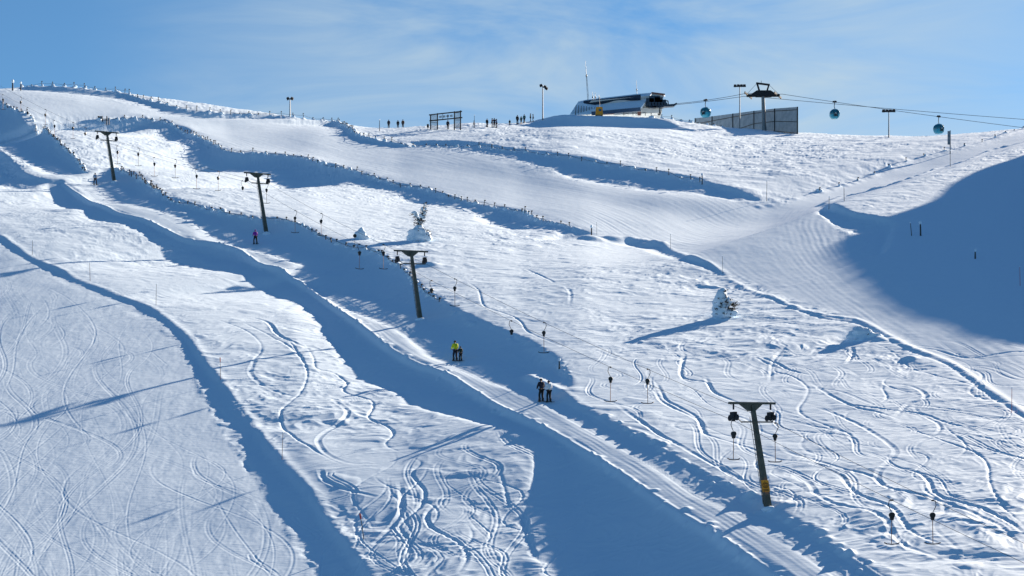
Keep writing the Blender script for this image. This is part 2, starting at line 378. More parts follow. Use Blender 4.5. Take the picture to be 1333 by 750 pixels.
rip = lambda D, s: (np.sin(2*math.pi*(D + 0.6*vnoise(X_/7, Y_/11, s))/0.72)*np.clip(0.3+1.1*vnoise(X_/3, Y_/12, s+1), 0, 1.2)
   + 1.1*np.sin(2*math.pi*(D + 0.9*vnoise(X_/8, Y_/13, s+2))/1.15)*np.clip(0.2+1.2*vnoise(X_/5, Y_/15, s+3), 0, 1.2) + 1.2*vnoise(D/0.55, Y_/7 + X_/9, s+4) + 1.0*vnoise(D/1.7, Y_/12+X_/14, s+5))
HD += pm*np.where(D1 < 500, amp*((1-cw)*rip(D1, 91) + cw*rip(D2, 95)), 0)
lp = soft([(LEFT_PISTE, 1.0)], 3)
HD += lp*(0.006*vnoise(X_/0.5, Y_/2.2, 99) + 0.004*vnoise(X_/0.22, Y_/0.5, 98))

# banks and lips
berm(world_line(LIP[3:]), 0.22, 0.30)
berm(world_line([(684,489),(703,496),(722,505),(751,527),(801,554),(851,577),(912,610),(960,641),(1008,669),(1080,708),(1144,750),(1240,818)]), 0.10, 0.45)
berm(world_line([(0,307),(36,333),(79,352),(108,368),(144,382),(176,394),(202,405),(230,426),(247,442),(268,470),(298,513),(330,554),(362,594),(402,638),(434,686),(462,722),(490,760)]), 0.10, 0.5)
berm(world_line([(864,316),(900,333),(933,350),(1003,386),(1060,408),(1118,417),(1180,450),(1228,468),(1254,482),(1302,516),(1345,545)]), 0.09, 0.45)
along(world_line([(1003,390),(1060,412),(1118,422),(1178,454),(1228,473),(1252,488),(1300,522),(1345,552)]), 1.6, lambda d: -0.06*g(d, 0, 0.25))
berm(world_line([(443,162),(462,175),(494,186),(530,190)]), 0.5, 0.9)
for ln_, hb in ((world_line([(990,270),(1014,265),(1069,250),(1121,235),(1173,214),(1228,199),(1284,185),(1333,169),(1400,150)], 0.5), 0.16), (world_line([(1072,266),(1099,256),(1154,243),(1195,230),(1225,219),(1258,210),(1284,199),(1333,185),(1400,165)], 0.5), 0.22)):
    along(ln_, 5, lambda d: hb*g(d, 0, 0.8), 0.5 + 0.5*np.abs(np.convolve(np.random.RandomState(3).randn(len(ln_)), np.ones(5)/2.2, 'same')))
TR = [
 ('c',[(570,0),(540,40),(520,80),(545,88),(600,110),(630,140),(620,175),(600,205),(620,230),(690,260),(760,285),(780,320),(800,350),(860,370)]),
 ('c',[(630,110),(700,160),(780,200),(850,215),(915,235)]),
 ('c',[(610,190),(700,215),(800,260),(880,310),(915,345),(890,380),(860,410),(860,440),(900,470),(1000,490),(1100,520),(1200,560),(1280,610),(1340,690)]),
 ('c',[(920,250),(1000,285),(1100,320),(1180,350),(1215,390),(1220,440),(1240,490),(1290,550),(1340,595)]),
 ('c',[(900,390),(980,410),(1020,440),(1040,480),(1100,505),(1200,530),(1290,580),(1340,620)]),
 ('c',[(870,130),(940,130),(1000,150),(1010,175),(960,190),(930,215),(910,240)]),
 ('c',[(620,190),(720,190),(860,205),(1000,220),(1100,255),(1250,270),(1340,275)]),
 ('c',[(110,125),(140,130),(165,175),(210,200),(270,235),(290,280),(330,300),(430,330),(560,380)]),
 ('c',[(0,190),(60,230),(150,290),(240,340),(330,390),(420,440),(470,480)]),
 ('c',[(540,310),(560,345),(640,370),(740,400),(830,420),(900,470)]),
 ('c',[(700,405),(740,425),(760,455),(800,490),(900,530),(960,600),(1040,640),(1120,680)]),
 ('c',[(540,410),(610,430),(640,460),(660,490),(720,520),(820,540),(880,570),(900,600),(930,640),(1000,670),(1080,700)]),
 ('c',[(200,20),(230,30),(215,90),(240,110),(300,120),(320,150),(370,180)]),
 ('c',[(770,0),(775,25),(755,60)]),
 ('c',[(430,30),(500,60),(560,80)]),
 ('a',[(690,480),(780,490),(870,520),(930,560),(945,600),(915,640),(920,690)]),
 ('b',[(860,0),(830,50),(815,90),(850,125),(920,155),(1000,170),(1080,180),(1130,215),(1110,250),(1060,280),(1035,310),(1060,350),(1130,380),(1200,385),(1290,380)]),
 ('a',[(880,500),(960,540),(1050,590),(1100,650)]),
 ('b',[(930,-30),(980,40),(1000,90),(985,140),(950,180),(915,215),(920,260),(960,300),(1040,350),(1120,390)]),
 ('a',[(910,480),(970,500),(1000,540),(1060,570),(1120,600)]),
 ('b',[(990,-10),(1020,40),(1030,75),(1090,90),(1130,120),(1120,150),(1200,175),(1215,200),(1200,235),(1260,260),(1280,290),(1255,320),(1300,345),(1333,355)]),
 ('d',[(330,360),(370,380),(340,420),(380,470),(370,520),(330,560),(300,590),(330,640),(330,690),(280,740)]),
 ('d',[(300,440),(310,520),(290,570),(230,640),(160,720)]),
 ('d',[(430,500),(390,550),(400,590),(450,620),(500,650),(520,690),(490,749)]),
 ('d',[(620,390),(640,460),(660,540)]),('d',[(40,400),(60,440),(130,470),(250,500)]),
 ('e',[(770,400),(830,430),(850,490),(880,515),(960,540),(1010,570),(1040,610),(1130,650),(1250,690)]),
 ('e',[(1190,420),(1215,450),(1210,500)]),('e',[(1030,350),(1100,380),(1150,410)]),
 ('f',[(340,490),(330,560),(370,580),(400,560)]),('f',[(400,560),(430,610),(520,650)]),('f',[(250,590),(280,640),(380,690),(400,740)]),
 ('f',[(520,500),(600,520),(660,545),(720,560)]),('f',[(640,470),(600,520),(590,580)]),
]
cv = {'c':(2.5,800,450),'b':(2.5,0,450),'a':(2.777,0,240),'d':(2.5,400,450),'e':(3.174,360,240),'f':(2.248,740,240)}
for k, pl in TR:
    s, ox, oy = cv[k]
    ln = world_line([(ox+a/s, oy+b/s) for a, b in pl], 0.5)
    trough(ln, 0.055 + 0.035*rng.random(), 0.11 + 0.05*rng.random())
def wander(u, p, n, amp, wl, bear, step=0.7):
    """a skier's line down the slope from pixel (u, p)"""
    q = at0(u, p)
    if q is None: return np.zeros((0,2))
    x, y = q; ph = rng.random()*6.28; out = []
    ca, sa = math.cos(bear), math.sin(bear)
    for i in range(n):
        d = i*step; o = amp*math.sin(2*math.pi*d/wl + ph) - amp*math.sin(ph)
        out.append((x + d*sa + o*ca, y - d*ca + o*sa))
    return np.array([q for q in out if q[1] > 60])
for i in range(430):                                          # carved turns on the near piste
    u, p = rng.uniform(-150, 400), rng.choice((rng.uniform(325, 480), rng.uniform(330, 740)))
    if u > np.interp(p, [322,363,393,424,455,528,600,684,750], [0,72,140,205,232,270,314,366,412]) - 12: continue
    ln = wander(u, p, rng.randint(30, 100), rng.uniform(0.8, 4.5), rng.uniform(26, 60), rng.uniform(-0.12, 0.35))
    if len(ln) < 3: continue
    uu = CX + FPX*ln[:,0]/ln[:,1]
    lim = np.interp(1/ln[:,1], [1/250, 1/210, 1/190, 1/165, 1/150, 1/137, 1/128, 1/120], [0, 90, 180, 230, 260, 314, 366, 400]) - 8
    ln = ln[np.minimum.accumulate((uu < lim).astype(int)) > 0]
    if len(ln) > 2: ski_pair(ln, rng.choice((0.002, 0.004, 0.006, 0.010)), rng.choice((0.0, 0.0, 0.10, 0.17)), rng.uniform(0.045, 0.075))
for i in range(165):                                           # older half drifted tracks in the soft snow
    if i < 135: u, p = rng.uniform(740, 1300), rng.uniform(430, 620); b = rng.uniform(-0.5, 1.2)
    else: u, p = rng.uniform(480, 660), rng.uniform(560, 690); b = rng.uniform(-0.3, 0.5)
    ln = wander(u, p, rng.randint(14, 38), rng.uniform(0.4, 1.8), rng.uniform(7, 16), b)
    if i < 135 and len(ln) > 3:
        uu = CX + FPX*ln[:,0]/ln[:,1]; pp = np.array([HZ-FPX*zn_at(a, c)/c for a, c in ln])
        ok = pp < np.interp(uu, [700,800,912,1008,1144,1300], [486,540,598,655,738,840])
        ln = ln[np.minimum.accumulate(ok.astype(int)) > 0]
    if len(ln) > 3: (trough(ln, rng.uniform(0.02, 0.055), rng.uniform(0.06, 0.14)) if rng.random() < 0.4 else ski_pair(ln, rng.uniform(0.012, 0.03), rng.uniform(0.10, 0.18), rng.uniform(0.05, 0.08)))
# snow fences half drowned: lumps of rime along each line throw the ragged shadow edges
FENCE_LINES = {
 'bowl': [(2,135),(20,145),(45,165),(75,185),(100,210),(112,226)],
 'lane': [(150,221),(160,225),(178,233),(194,243),(217,259),(252,269),(288,278),(324,285),(364,287),(396,296),(417,308),(448,321),(486,328),(508,342),(526,352)],
 'upper': [(128,158),(163,157),(199,157.5),(217,162),(235,172),(255,178),(281,191),(295,197),(315,200),(351,202),(389,206),(415,214),(453,223),(479,230),(517,242),(555,248),(581,256),(614,266),(644,272),(675,276),(694,286),(722,292),(752,299)],
 'skyline': [(28,111),(60,110),(97,112),(128,116.5),(161,119.5),(173,126),(194,132),(230,141),(255,144.5),(288,149),(339,150),(384,150.5),(415,151.5),(430,157),(443,165),(462,177),(494,187)],
 'middle': [(500,188),(525,191),(555,191),(593,192),(642,195),(680,199),(719,204),(757,210),(795,217),(833,223),(879,232),(914,239)],
}
fence_w = {k: world_line(v, 0.4) for k, v in FENCE_LINES.items()}
for k, ln in fence_w.items():
    for x, y in ln:
        if rng.random() < 0.30: bump(x + rng.gauss(0, .15), y + rng.gauss(0, .2), rng.uniform(0.05, 0.30), rng.uniform(0.22, 0.5), rng.uniform(0.8, 1.5))
for ln in (world_line([(549,378),(599,411),(631,425),(662,437),(700,456),(728,474),(738,490)], 0.4), world_line(LIP[6:], 0.5), world_line([(751,527),(851,577),(1008,669),(1144,750)], 0.4)):
    for x, y in ln:
        if rng.random() < 0.45: bump(x + rng.gauss(0, .3), y + rng.gauss(0, .3), rng.choice((0.03, 0.06, 0.10, 0.16)), rng.uniform(0.18, 0.38), rng.uniform(0.7, 1.4))
for u, p, h, r in [(1122,438,0.4,0.8),(1140,442,0.2,0.8),(1185,468,0.25,0.5),(826,315,0.5,1.0),(848,318,0.4,1.0),(770,312,0.5,1.2),(800,312,0.4,1.3),(560,345,0.3,0.8)]:
    q = at0(u, p)
    if q: bump(q[0], q[1], h, r, 1.3)

MZ = MZ + HD
def build_ground():
    n = NRW*NC
    co = np.empty((n, 3), np.float32); co[:,0] = MX.ravel(); co[:,1] = MY.ravel(); co[:,2] = MZ.ravel()
    idx = np.arange(n, dtype=np.int32).reshape(NRW, NC)
    q = np.stack([idx[1:, :-1], idx[1:, 1:], idx[:-1, 1:], idx[:-1, :-1]], -1).reshape(-1, 4)
    me = bpy.data.meshes.new('snow_slope')
    me.vertices.add(n); me.vertices.foreach_set('co', co.ravel())
    nq = len(q)
    me.loops.add(nq*4); me.loops.foreach_set('vertex_index', q.ravel())
    me.polygons.add(nq)
    me.polygons.foreach_set('loop_start', np.arange(0, nq*4, 4, dtype=np.int32))
    me.polygons.foreach_set('use_smooth', np.ones(nq, dtype=bool))
    me.update(calc_edges=True)
    o = bpy.data.objects.new('snow_slope', me); C.objects.link(o)
    o['kind'] = 'structure'
    return o
MPF = HZ - FPX*MZ/MY
def zg(x, y):
    """height of the finished snow at a plan position"""
    c = min(float(np.interp(CX + FPX*x/y, ucols, np.arange(NC))), NC-1.001); r = float(np.interp(-1.0/y, -wrow[::-1], np.arange(NRW)[::-1]))
    r = min(max(r, 0), NRW-1.001)
    i, j = int(r), int(c); a, b = r-i, c-j
    return float((MZ[i,j]*(1-b)+MZ[i,j+1]*b)*(1-a) + (MZ[i+1,j]*(1-b)+MZ[i+1,j+1]*b)*a)
def at(u, p):
    """the point of the snow seen at photo pixel (u, p)"""
    j = int(min(np.searchsorted(ucols, u), NC-1))
    col = MPF[:, j]
    k = NRW-1
    hit = np.nonzero(col[::-1] <= p)[0]
    if len(hit) == 0 or hit[0] == 0:
        i = int(np.argmin(col[:i1f])); y = 1/wrow[i]
    else:
        i = NRW-1-hit[0]
        a = (p - col[i])/(col[i+1]-col[i] + 1e-9)
        y = 1/(wrow[i]*(1-a) + wrow[i+1]*a)
    x = (u - CX)/FPX*y
    return Vector((x, y, zg(x, y)))
def crest_at(u, back=0.0):
    j = int(np.searchsorted(ucols, u)); i = int(np.argmin(MPF[:, j]))
    y = 1/wrow[i] + back; x = (u - CX)/FPX*y
    return Vector((x, y, zg(x, y)))
# ------------------------------------------------------------------ materials
def mat(name, col, rough=0.6, metal=0.0, spec=0.5):
    m = bpy.data.materials.new(name); m.use_nodes = True
    b = m.node_tree.nodes['Principled BSDF']
    b.inputs['Base Color'].default_value = (*col, 1); b.inputs['Roughness'].default_value = rough
    b.inputs['Metallic'].default_value = metal; b.inputs['Specular IOR Level'].default_value = spec
    return m
def snow_material():
    m = mat('snow', (0.70, 0.84, 0.97), 0.75, 0, 0.2)
    nt = m.node_tree; N = nt.nodes; L = nt.links; b = N['Principled BSDF']
    tc = N.new('ShaderNodeTexCoord')
    n1 = N.new('ShaderNodeTexNoise'); n1.inputs['Scale'].default_value = 3.0; n1.inputs['Detail'].default_value = 5
    mp = N.new('ShaderNodeMapping'); mp.inputs['Rotation'].default_value = (0,0,R(50)); mp.inputs['Scale'].default_value = (0.45, 1.3, 1.0)
    L.new(tc.outputs['Object'], mp.inputs['Vector']); L.new(mp.outputs['Vector'], n1.inputs['Vector'])
    bp = N.new('ShaderNodeBump'); bp.inputs['Strength'].default_value = 0.5; bp.inputs['Distance'].default_value = 0.03
    L.new(n1.outputs['Fac'], bp.inputs['Height']); L.new(bp.outputs['Normal'], b.inputs['Normal'])
    return m
def setup_light():
    sc = bpy.context.scene
    w = bpy.data.worlds.new('World'); sc.world = w; w.use_nodes = True
    N = w.node_tree.nodes; L = w.node_tree.links
    bg = N['Background']
    sk = N.new('ShaderNodeTexSky'); sk.sky_type = 'NISHITA'; sk.sun_disc = False
    el = math.atan(TAN_E)
    sx, sy = -LX, -LY                                    # towards the sun
    sk.sun_elevation = el
    sk.sun_rotation = math.atan2(sx, sy)
    sk.altitude = 1500; sk.air_density = 1.0; sk.dust_density = 0.9; sk.ozone_density = 7.0
    # thin streaks of high cloud
    tc = N.new('ShaderNodeTexCoord')
    mp = N.new('ShaderNodeMapping'); mp.inputs['Scale'].default_value = (2.2, 2.2, 9.0); mp.inputs['Rotation'].default_value = (0, R(-20), 0)
    nz = N.new('ShaderNodeTexNoise'); nz.inputs['Scale'].default_value = 2.6; nz.inputs['Detail'].default_value = 6; nz.inputs['Roughness'].default_value = 0.58; nz.inputs['Distortion'].default_value = 0.6
    rp = N.new('ShaderNodeValToRGB'); rp.color_ramp.elements[0].position = 0.33; rp.color_ramp.elements[1].position = 0.70
    rp.color_ramp.elements[0].color = (0,0,0,1); rp.color_ramp.elements[1].color = (0.95,0.95,0.95,1)
    L.new(tc.outputs['Generated'], mp.inputs['Vector']); L.new(mp.outputs['Vector'], nz.inputs['Vector']); L.new(nz.outputs['Fac'], rp.inputs['Fac'])
    mx = N.new('ShaderNodeMix'); mx.data_type = 'RGBA'
    tint = N.new('ShaderNodeMix'); tint.data_type = 'RGBA'; tint.blend_type = 'MULTIPLY'; tint.inputs['Factor'].default_value = 1.0
    tint.inputs['B'].default_value = (0.90, 1.03, 0.93, 1); L.new(sk.outputs['Color'], tint.inputs['A']); L.new(tint.outputs['Result'], mx.inputs['A'])
    mx.inputs['B'].default_value = (4.4, 5.4, 6.0, 1)
    L.new(mx.outputs['Result'], bg.inputs['Color'])
    # the veil lies in the part of the sky beyond the hill
    dt = N.new('ShaderNodeVectorMath'); dt.operation = 'DOT_PRODUCT'; dt.inputs[1].default_value = Vector((0.05, 0.965, 0.245)).normalized()
    L.new(tc.outputs['Generated'], dt.inputs[0])
    mr = N.new('ShaderNodeMapRange'); mr.inputs['From Min'].default_value = 0.962; mr.inputs['From Max'].default_value = 0.999; mr.interpolation_type = 'SMOOTHSTEP'
    L.new(dt.outputs['Value'], mr.inputs['Value'])
    ml = N.new('ShaderNodeMath'); ml.operation = 'MULTIPLY'; L.new(rp.outputs['Color'], ml.inputs[0]); L.new(mr.outputs['Result'], ml.inputs[1])
    L.new(ml.outputs['Value'], mx.inputs['Factor'])
    bg.inputs['Strength'].default_value = 0.05
    sd = bpy.data.lights.new('sun', 'SUN'); sd.energy = 5.0; sd.angle = R(0.5); sd.color = (1.0, 0.835, 0.66)
    so = bpy.data.objects.new('sun', sd); C.objects.link(so)
    d = Vector((LX*math.cos(el), LY*math.cos(el), -math.sin(el)))
    so.rotation_euler = d.to_track_quat('-Z', 'Y').to_euler(); so.location = (100, 300, 200)
    cd = bpy.data.cameras.new('camera'); cam = bpy.data.objects.new('camera', cd); C.objects.link(cam)
    cam.location = (0,0,0); cam.rotation_euler = (R(90),0,0)
    cd.sensor_fit = 'HORIZONTAL'; cd.sensor_width = 36; cd.lens = 36*FPX/1333
    cd.shift_y = (HZ - 375.0)/1333; cd.clip_end = 5000; cd.clip_start = 1
    sc.camera = cam
    sc.view_settings.view_transform = 'Standard'; sc.view_settings.look = 'None'; sc.view_settings.exposure = 1.33; sc.view_settings.gamma = 1
# ------------------------------------------------------------------ mesh helpers
class MB:
    """collects simple solids and links them as one mesh object"""
    def __init__(self): self.v = []; self.f = []
    def add(self, vs, fs):
        o = len(self.v); self.v += [tuple(v) for v in vs]; self.f += [tuple(i+o for i in f) for f in fs]; return self
    def box(self, c, s, rot=None, taper=1.0):
        c = Vector(c); hx, hy, hz = s[0]/2, s[1]/2, s[2]/2
        vs = []
        for z in (-hz, hz):
            k = taper if z > 0 else 1.0
            for x, y in ((-hx,-hy),(hx,-hy),(hx,hy),(-hx,hy)):
                p = Vector((x*k, y*k, z))
                if rot is not None: p = rot @ p
                vs.append(c + p)
        return self.add(vs, [(3,2,1,0),(4,5,6,7),(0,1,5,4),(1,2,6,5),(2,3,7,6),(3,0,4,7)])
    def beam(self, a, b, w, h=None, up=Vector((0,0,1)), w2=None, h2=None):
        a, b = Vector(a), Vector(b); d = (b-a).normalized(); h = h or w
        if abs(d.dot(up)) > 0.98: up = Vector((0,1,0))
        s = d.cross(up).normalized(); u = s.cross(d).normalized(); w2 = w2 or w; h2 = h2 or h
        vs = []
        for p, ww, hh in ((a, w, h), (b, w2, h2)):
            for i, j in ((-1,-1),(1,-1),(1,1),(-1,1)): vs.append(p + s*(i*ww/2) + u*(j*hh/2))
        return self.add(vs, [(3,2,1,0),(4,5,6,7),(0,1,5,4),(1,2,6,5),(2,3,7,6),(3,0,4,7)])
    def tube(self, pts, r, n=6, cap=True):
        pts = [Vector(p) for p in pts]; m = len(pts); rs = r if isinstance(r, (list, tuple)) else [r]*m
        vs = []; ref = None
        for i, p in enumerate(pts):
            d = (pts[min(i+1, m-1)] - pts[max(i-1, 0)]).normalized()
            if ref is None: ref = Vector((0,0,1)) if abs(d.z) < 0.9 else Vector((1,0,0))
            s = d.cross(ref).normalized(); u = s.cross(d).normalized(); ref = u
            for k in range(n):
                t = 2*math.pi*k/n; vs.append(p + s*(math.cos(t)*rs[i]) + u*(math.sin(t)*rs[i]))
        fs = []
        for i in range(m-1):
            for k in range(n):
                a = i*n+k; b = i*n+(k+1) % n; fs.append((a, b, b+n, a+n))
        if cap: fs.append(tuple(range(n-1, -1, -1))); fs.append(tuple((m-1)*n+k for k in range(n)))
        return self.add(vs, fs)
    def disc(self, c, axis, r, t, n=16):
        c = Vector(c); axis = Vector(axis).normalized()
        return self.tube([c-axis*t/2, c+axis*t/2], r, n)
    def lump(self, c, s, seed=0, rough=0.15, n=10, flat=None):
        """an uneven rounded mass"""
        rg = random.Random(seed); vs = []; fs = []; m = n//2+2
        ph = [rg.uniform(0, 6.28) for _ in range(9)]
        for i in range(m+1):
            th = math.pi*i/m
            for k in range(n):
                a = 2*math.pi*k/n
                d = Vector((math.sin(th)*math.cos(a), math.sin(th)*math.sin(a), math.cos(th)))
                q = 1 + rough*(math.sin(3*d.x+ph[0])+math.sin(4*d.y+ph[1])+math.sin(5*d.z+ph[2])+math.sin(7*d.x+5*d.y+ph[3])+0.7*math.sin(9*d.z-6*d.y+ph[4]))/2.2
                p = Vector((d.x*s[0]*q, d.y*s[1]*q, d.z*s[2]*q))
                if flat is not None: p.z = max(p.z, flat)
                vs.append(Vector(c) + p)
        for i in range(m):
            for k in range(n):
                fs.append((i*n+k, (i+1)*n+k, (i+1)*n+(k+1) % n, i*n+(k+1) % n))
        return self.add(vs, fs)
    def prism(self, poly, d):
        """outline of points extruded by the vector d"""
        n = len(poly); d = Vector(d); vs = [Vector(p) for p in poly] + [Vector(p)+d for p in poly]
        return self.add(vs, [tuple(range(n)), tuple(range(2*n-1, n-1, -1))] + [(i, i+n, (i+1) % n+n, (i+1) % n) for i in range(n)])
    def build(self, name, m, parent=None, smooth=False, loc=None):
        me = bpy.data.meshes.new(name); me.from_pydata(self.v, [], self.f); me.update()
        bm = bmesh.new(); bm.from_mesh(me); bmesh.ops.recalc_face_normals(bm, faces=bm.faces); bm.to_mesh(me); bm.free()
        me.materials.append(m)
        if smooth: me.polygons.foreach_set('use_smooth', [True]*len(me.polygons))
        o = bpy.data.objects.new(name, me); C.objects.link(o)
        if parent: o.parent = parent
        if loc is not None: o.location = loc
        return o
def tag(o, label, cat, group=None, kind=None):
    o['label'] = label; o['category'] = cat
    if group: o['group'] = group
    if kind: o['kind'] = kind
    return o
def thing(name, loc, label, cat, group=None, rz=0):
    o = bpy.data.objects.new(name, None); C.objects.link(o); o.location = loc; o.rotation_euler = (0,0,rz); o.empty_display_size = 0.3
    return tag(o, label, cat, group)
def kids(o): return [c for c in bpy.data.objects if c.parent == o]
def copy_tree(o, parent=None):
    c = o.copy(); C.objects.link(c)
    if parent: c.parent = parent
    for k in kids(o): copy_tree(k, c)
    return c
def noisy(name, col, col2, scale, rough=0.6, metal=0.0, bump=0.0, detail=4):
    m = mat(name, col, rough, metal, 0.4); nt = m.node_tree; N = nt.nodes; L = nt.links; b = N['Principled BSDF']
    tc = N.new('ShaderNodeTexCoord'); n = N.new('ShaderNodeTexNoise'); n.inputs['Scale'].default_value = scale; n.inputs['Detail'].default_value = detail
    L.new(tc.outputs['Object'], n.inputs['Vector'])
    r = N.new('ShaderNodeValToRGB'); r.color_ramp.elements[0].position = 0.35; r.color_ramp.elements[1].position = 0.68
    r.color_ramp.elements[0].color = (*col, 1); r.color_ramp.elements[1].color = (*col2, 1)
    L.new(n.outputs['Fac'], r.inputs['Fac']); L.new(r.outputs['Color'], b.inputs['Base Color'])
    if bump:
        bp = N.new('ShaderNodeBump'); bp.inputs['Strength'].default_value = bump; bp.inputs['Distance'].default_value = 0.05
        L.new(n.outputs['Fac'], bp.inputs['Height']); L.new(bp.outputs['Normal'], b.inputs['Normal'])
    return m
M_SNOW = snow_material()
M_RIME = noisy('rime_snow', (0.66,0.79,0.92), (0.76,0.87,0.97), 3.0, 0.8, 0, 0.6)
M_STEEL = noisy('green_grey_steel', (0.075,0.078,0.062), (0.125,0.12,0.095), 2.0, 0.55, 0.3, 0.1)
M_DARK = noisy('dark_machinery', (0.010,0.012,0.016), (0.022,0.025,0.03), 6.0, 0.8, 0.0)
M_ROPE = noisy('steel_rope', (0.03,0.032,0.036), (0.05,0.05,0.055), 20, 0.5, 0.6)
M_ORANGE = noisy('orange_stick', (0.32,0.10,0.035), (0.42,0.15,0.06), 8, 0.5)
M_BLACK = noisy('black_plastic', (0.008,0.009,0.012), (0.016,0.017,0.02), 10, 0.45)
M_YELLOW = noisy('yellow_paint', (0.76,0.27,0.012), (0.84,0.34,0.02), 4, 0.45)
M_WOOD = noisy('weathered_post', (0.045,0.042,0.04), (0.085,0.075,0.065), 9, 0.8, 0, 0.3)
M_GALV = noisy('galvanised_steel', (0.16,0.17,0.18), (0.24,0.25,0.26), 6, 0.5, 0.5)
M_GREY = noisy('grey_board', (0.14,0.17,0.20), (0.24,0.27,0.30), 0.9, 0.75, 0, 0.2)
M_WHITE = noisy('white_cladding', (0.55,0.55,0.54), (0.68,0.67,0.65), 1.2, 0.6)
M_REDB = noisy('red_brown_cladding', (0.20,0.09,0.07), (0.30,0.13,0.10), 2.0, 0.7)
M_BAND = noisy('dark_blue_window_band', (0.010,0.018,0.035), (0.02,0.035,0.06), 2.0, 0.25)
M_FASCIA = noisy('blue_fascia', (0.05,0.09,0.16), (0.08,0.13,0.21), 1.0, 0.5)
M_TEAL = noisy('teal_shell', (0.01,0.22,0.34), (0.02,0.30,0.44), 1.5, 0.3)
M_GLASS = noisy('tinted_glass', (0.008,0.10,0.16), (0.015,0.14,0.21), 2.0, 0.12)
M_SKIN = noisy('skin', (0.42,0.25,0.18), (0.5,0.31,0.23), 6, 0.6)
M_NEEDLE = noisy('dry_spruce', (0.022,0.022,0.016), (0.065,0.050,0.034), 5, 0.85, 0, 0.3)
M_BARK = noisy('bark', (0.04,0.03,0.022), (0.08,0.06,0.045), 9, 0.9, 0, 0.5)
M_NET = noisy('grey_netting', (0.10,0.11,0.12), (0.20,0.21,0.22), 14, 0.8)
M_PALE = noisy('pale_sheet', (0.42,0.46,0.50), (0.56,0.60,0.63), 3, 0.7)
M_RED = noisy('red_band', (0.5,0.05,0.04), (0.6,0.08,0.06), 6, 0.5)
M_LAMP = noisy('lamp_glass', (0.35,0.38,0.4), (0.45,0.47,0.5), 8, 0.2)

ground = build_ground(); ground.data.materials.append(M_SNOW)
setup_light()
def ppm(y): return FPX/y                                     # photo pixels to the metre at range y
def up_at(q, p):                                             # height of photo row p straight above the point q
    return q.y*(HZ - p)/FPX

# ------------------------------------------------------------------ tow line: pylons, ropes, hangers
PYL = [((1600,985),(1578,800)), ((1000,662),(979,525)), ((547,416),(535,327)), ((347,304),(335,226)), ((149,237),(139,172))]
base = [at(*b) for b, t in PYL]
top = []
for q, (b, t) in zip(base, PYL):
    k = q.y/FPX; top.append(Vector(((t[0]-CX)*k, q.y + 0.0, (HZ - t[1])*k)))
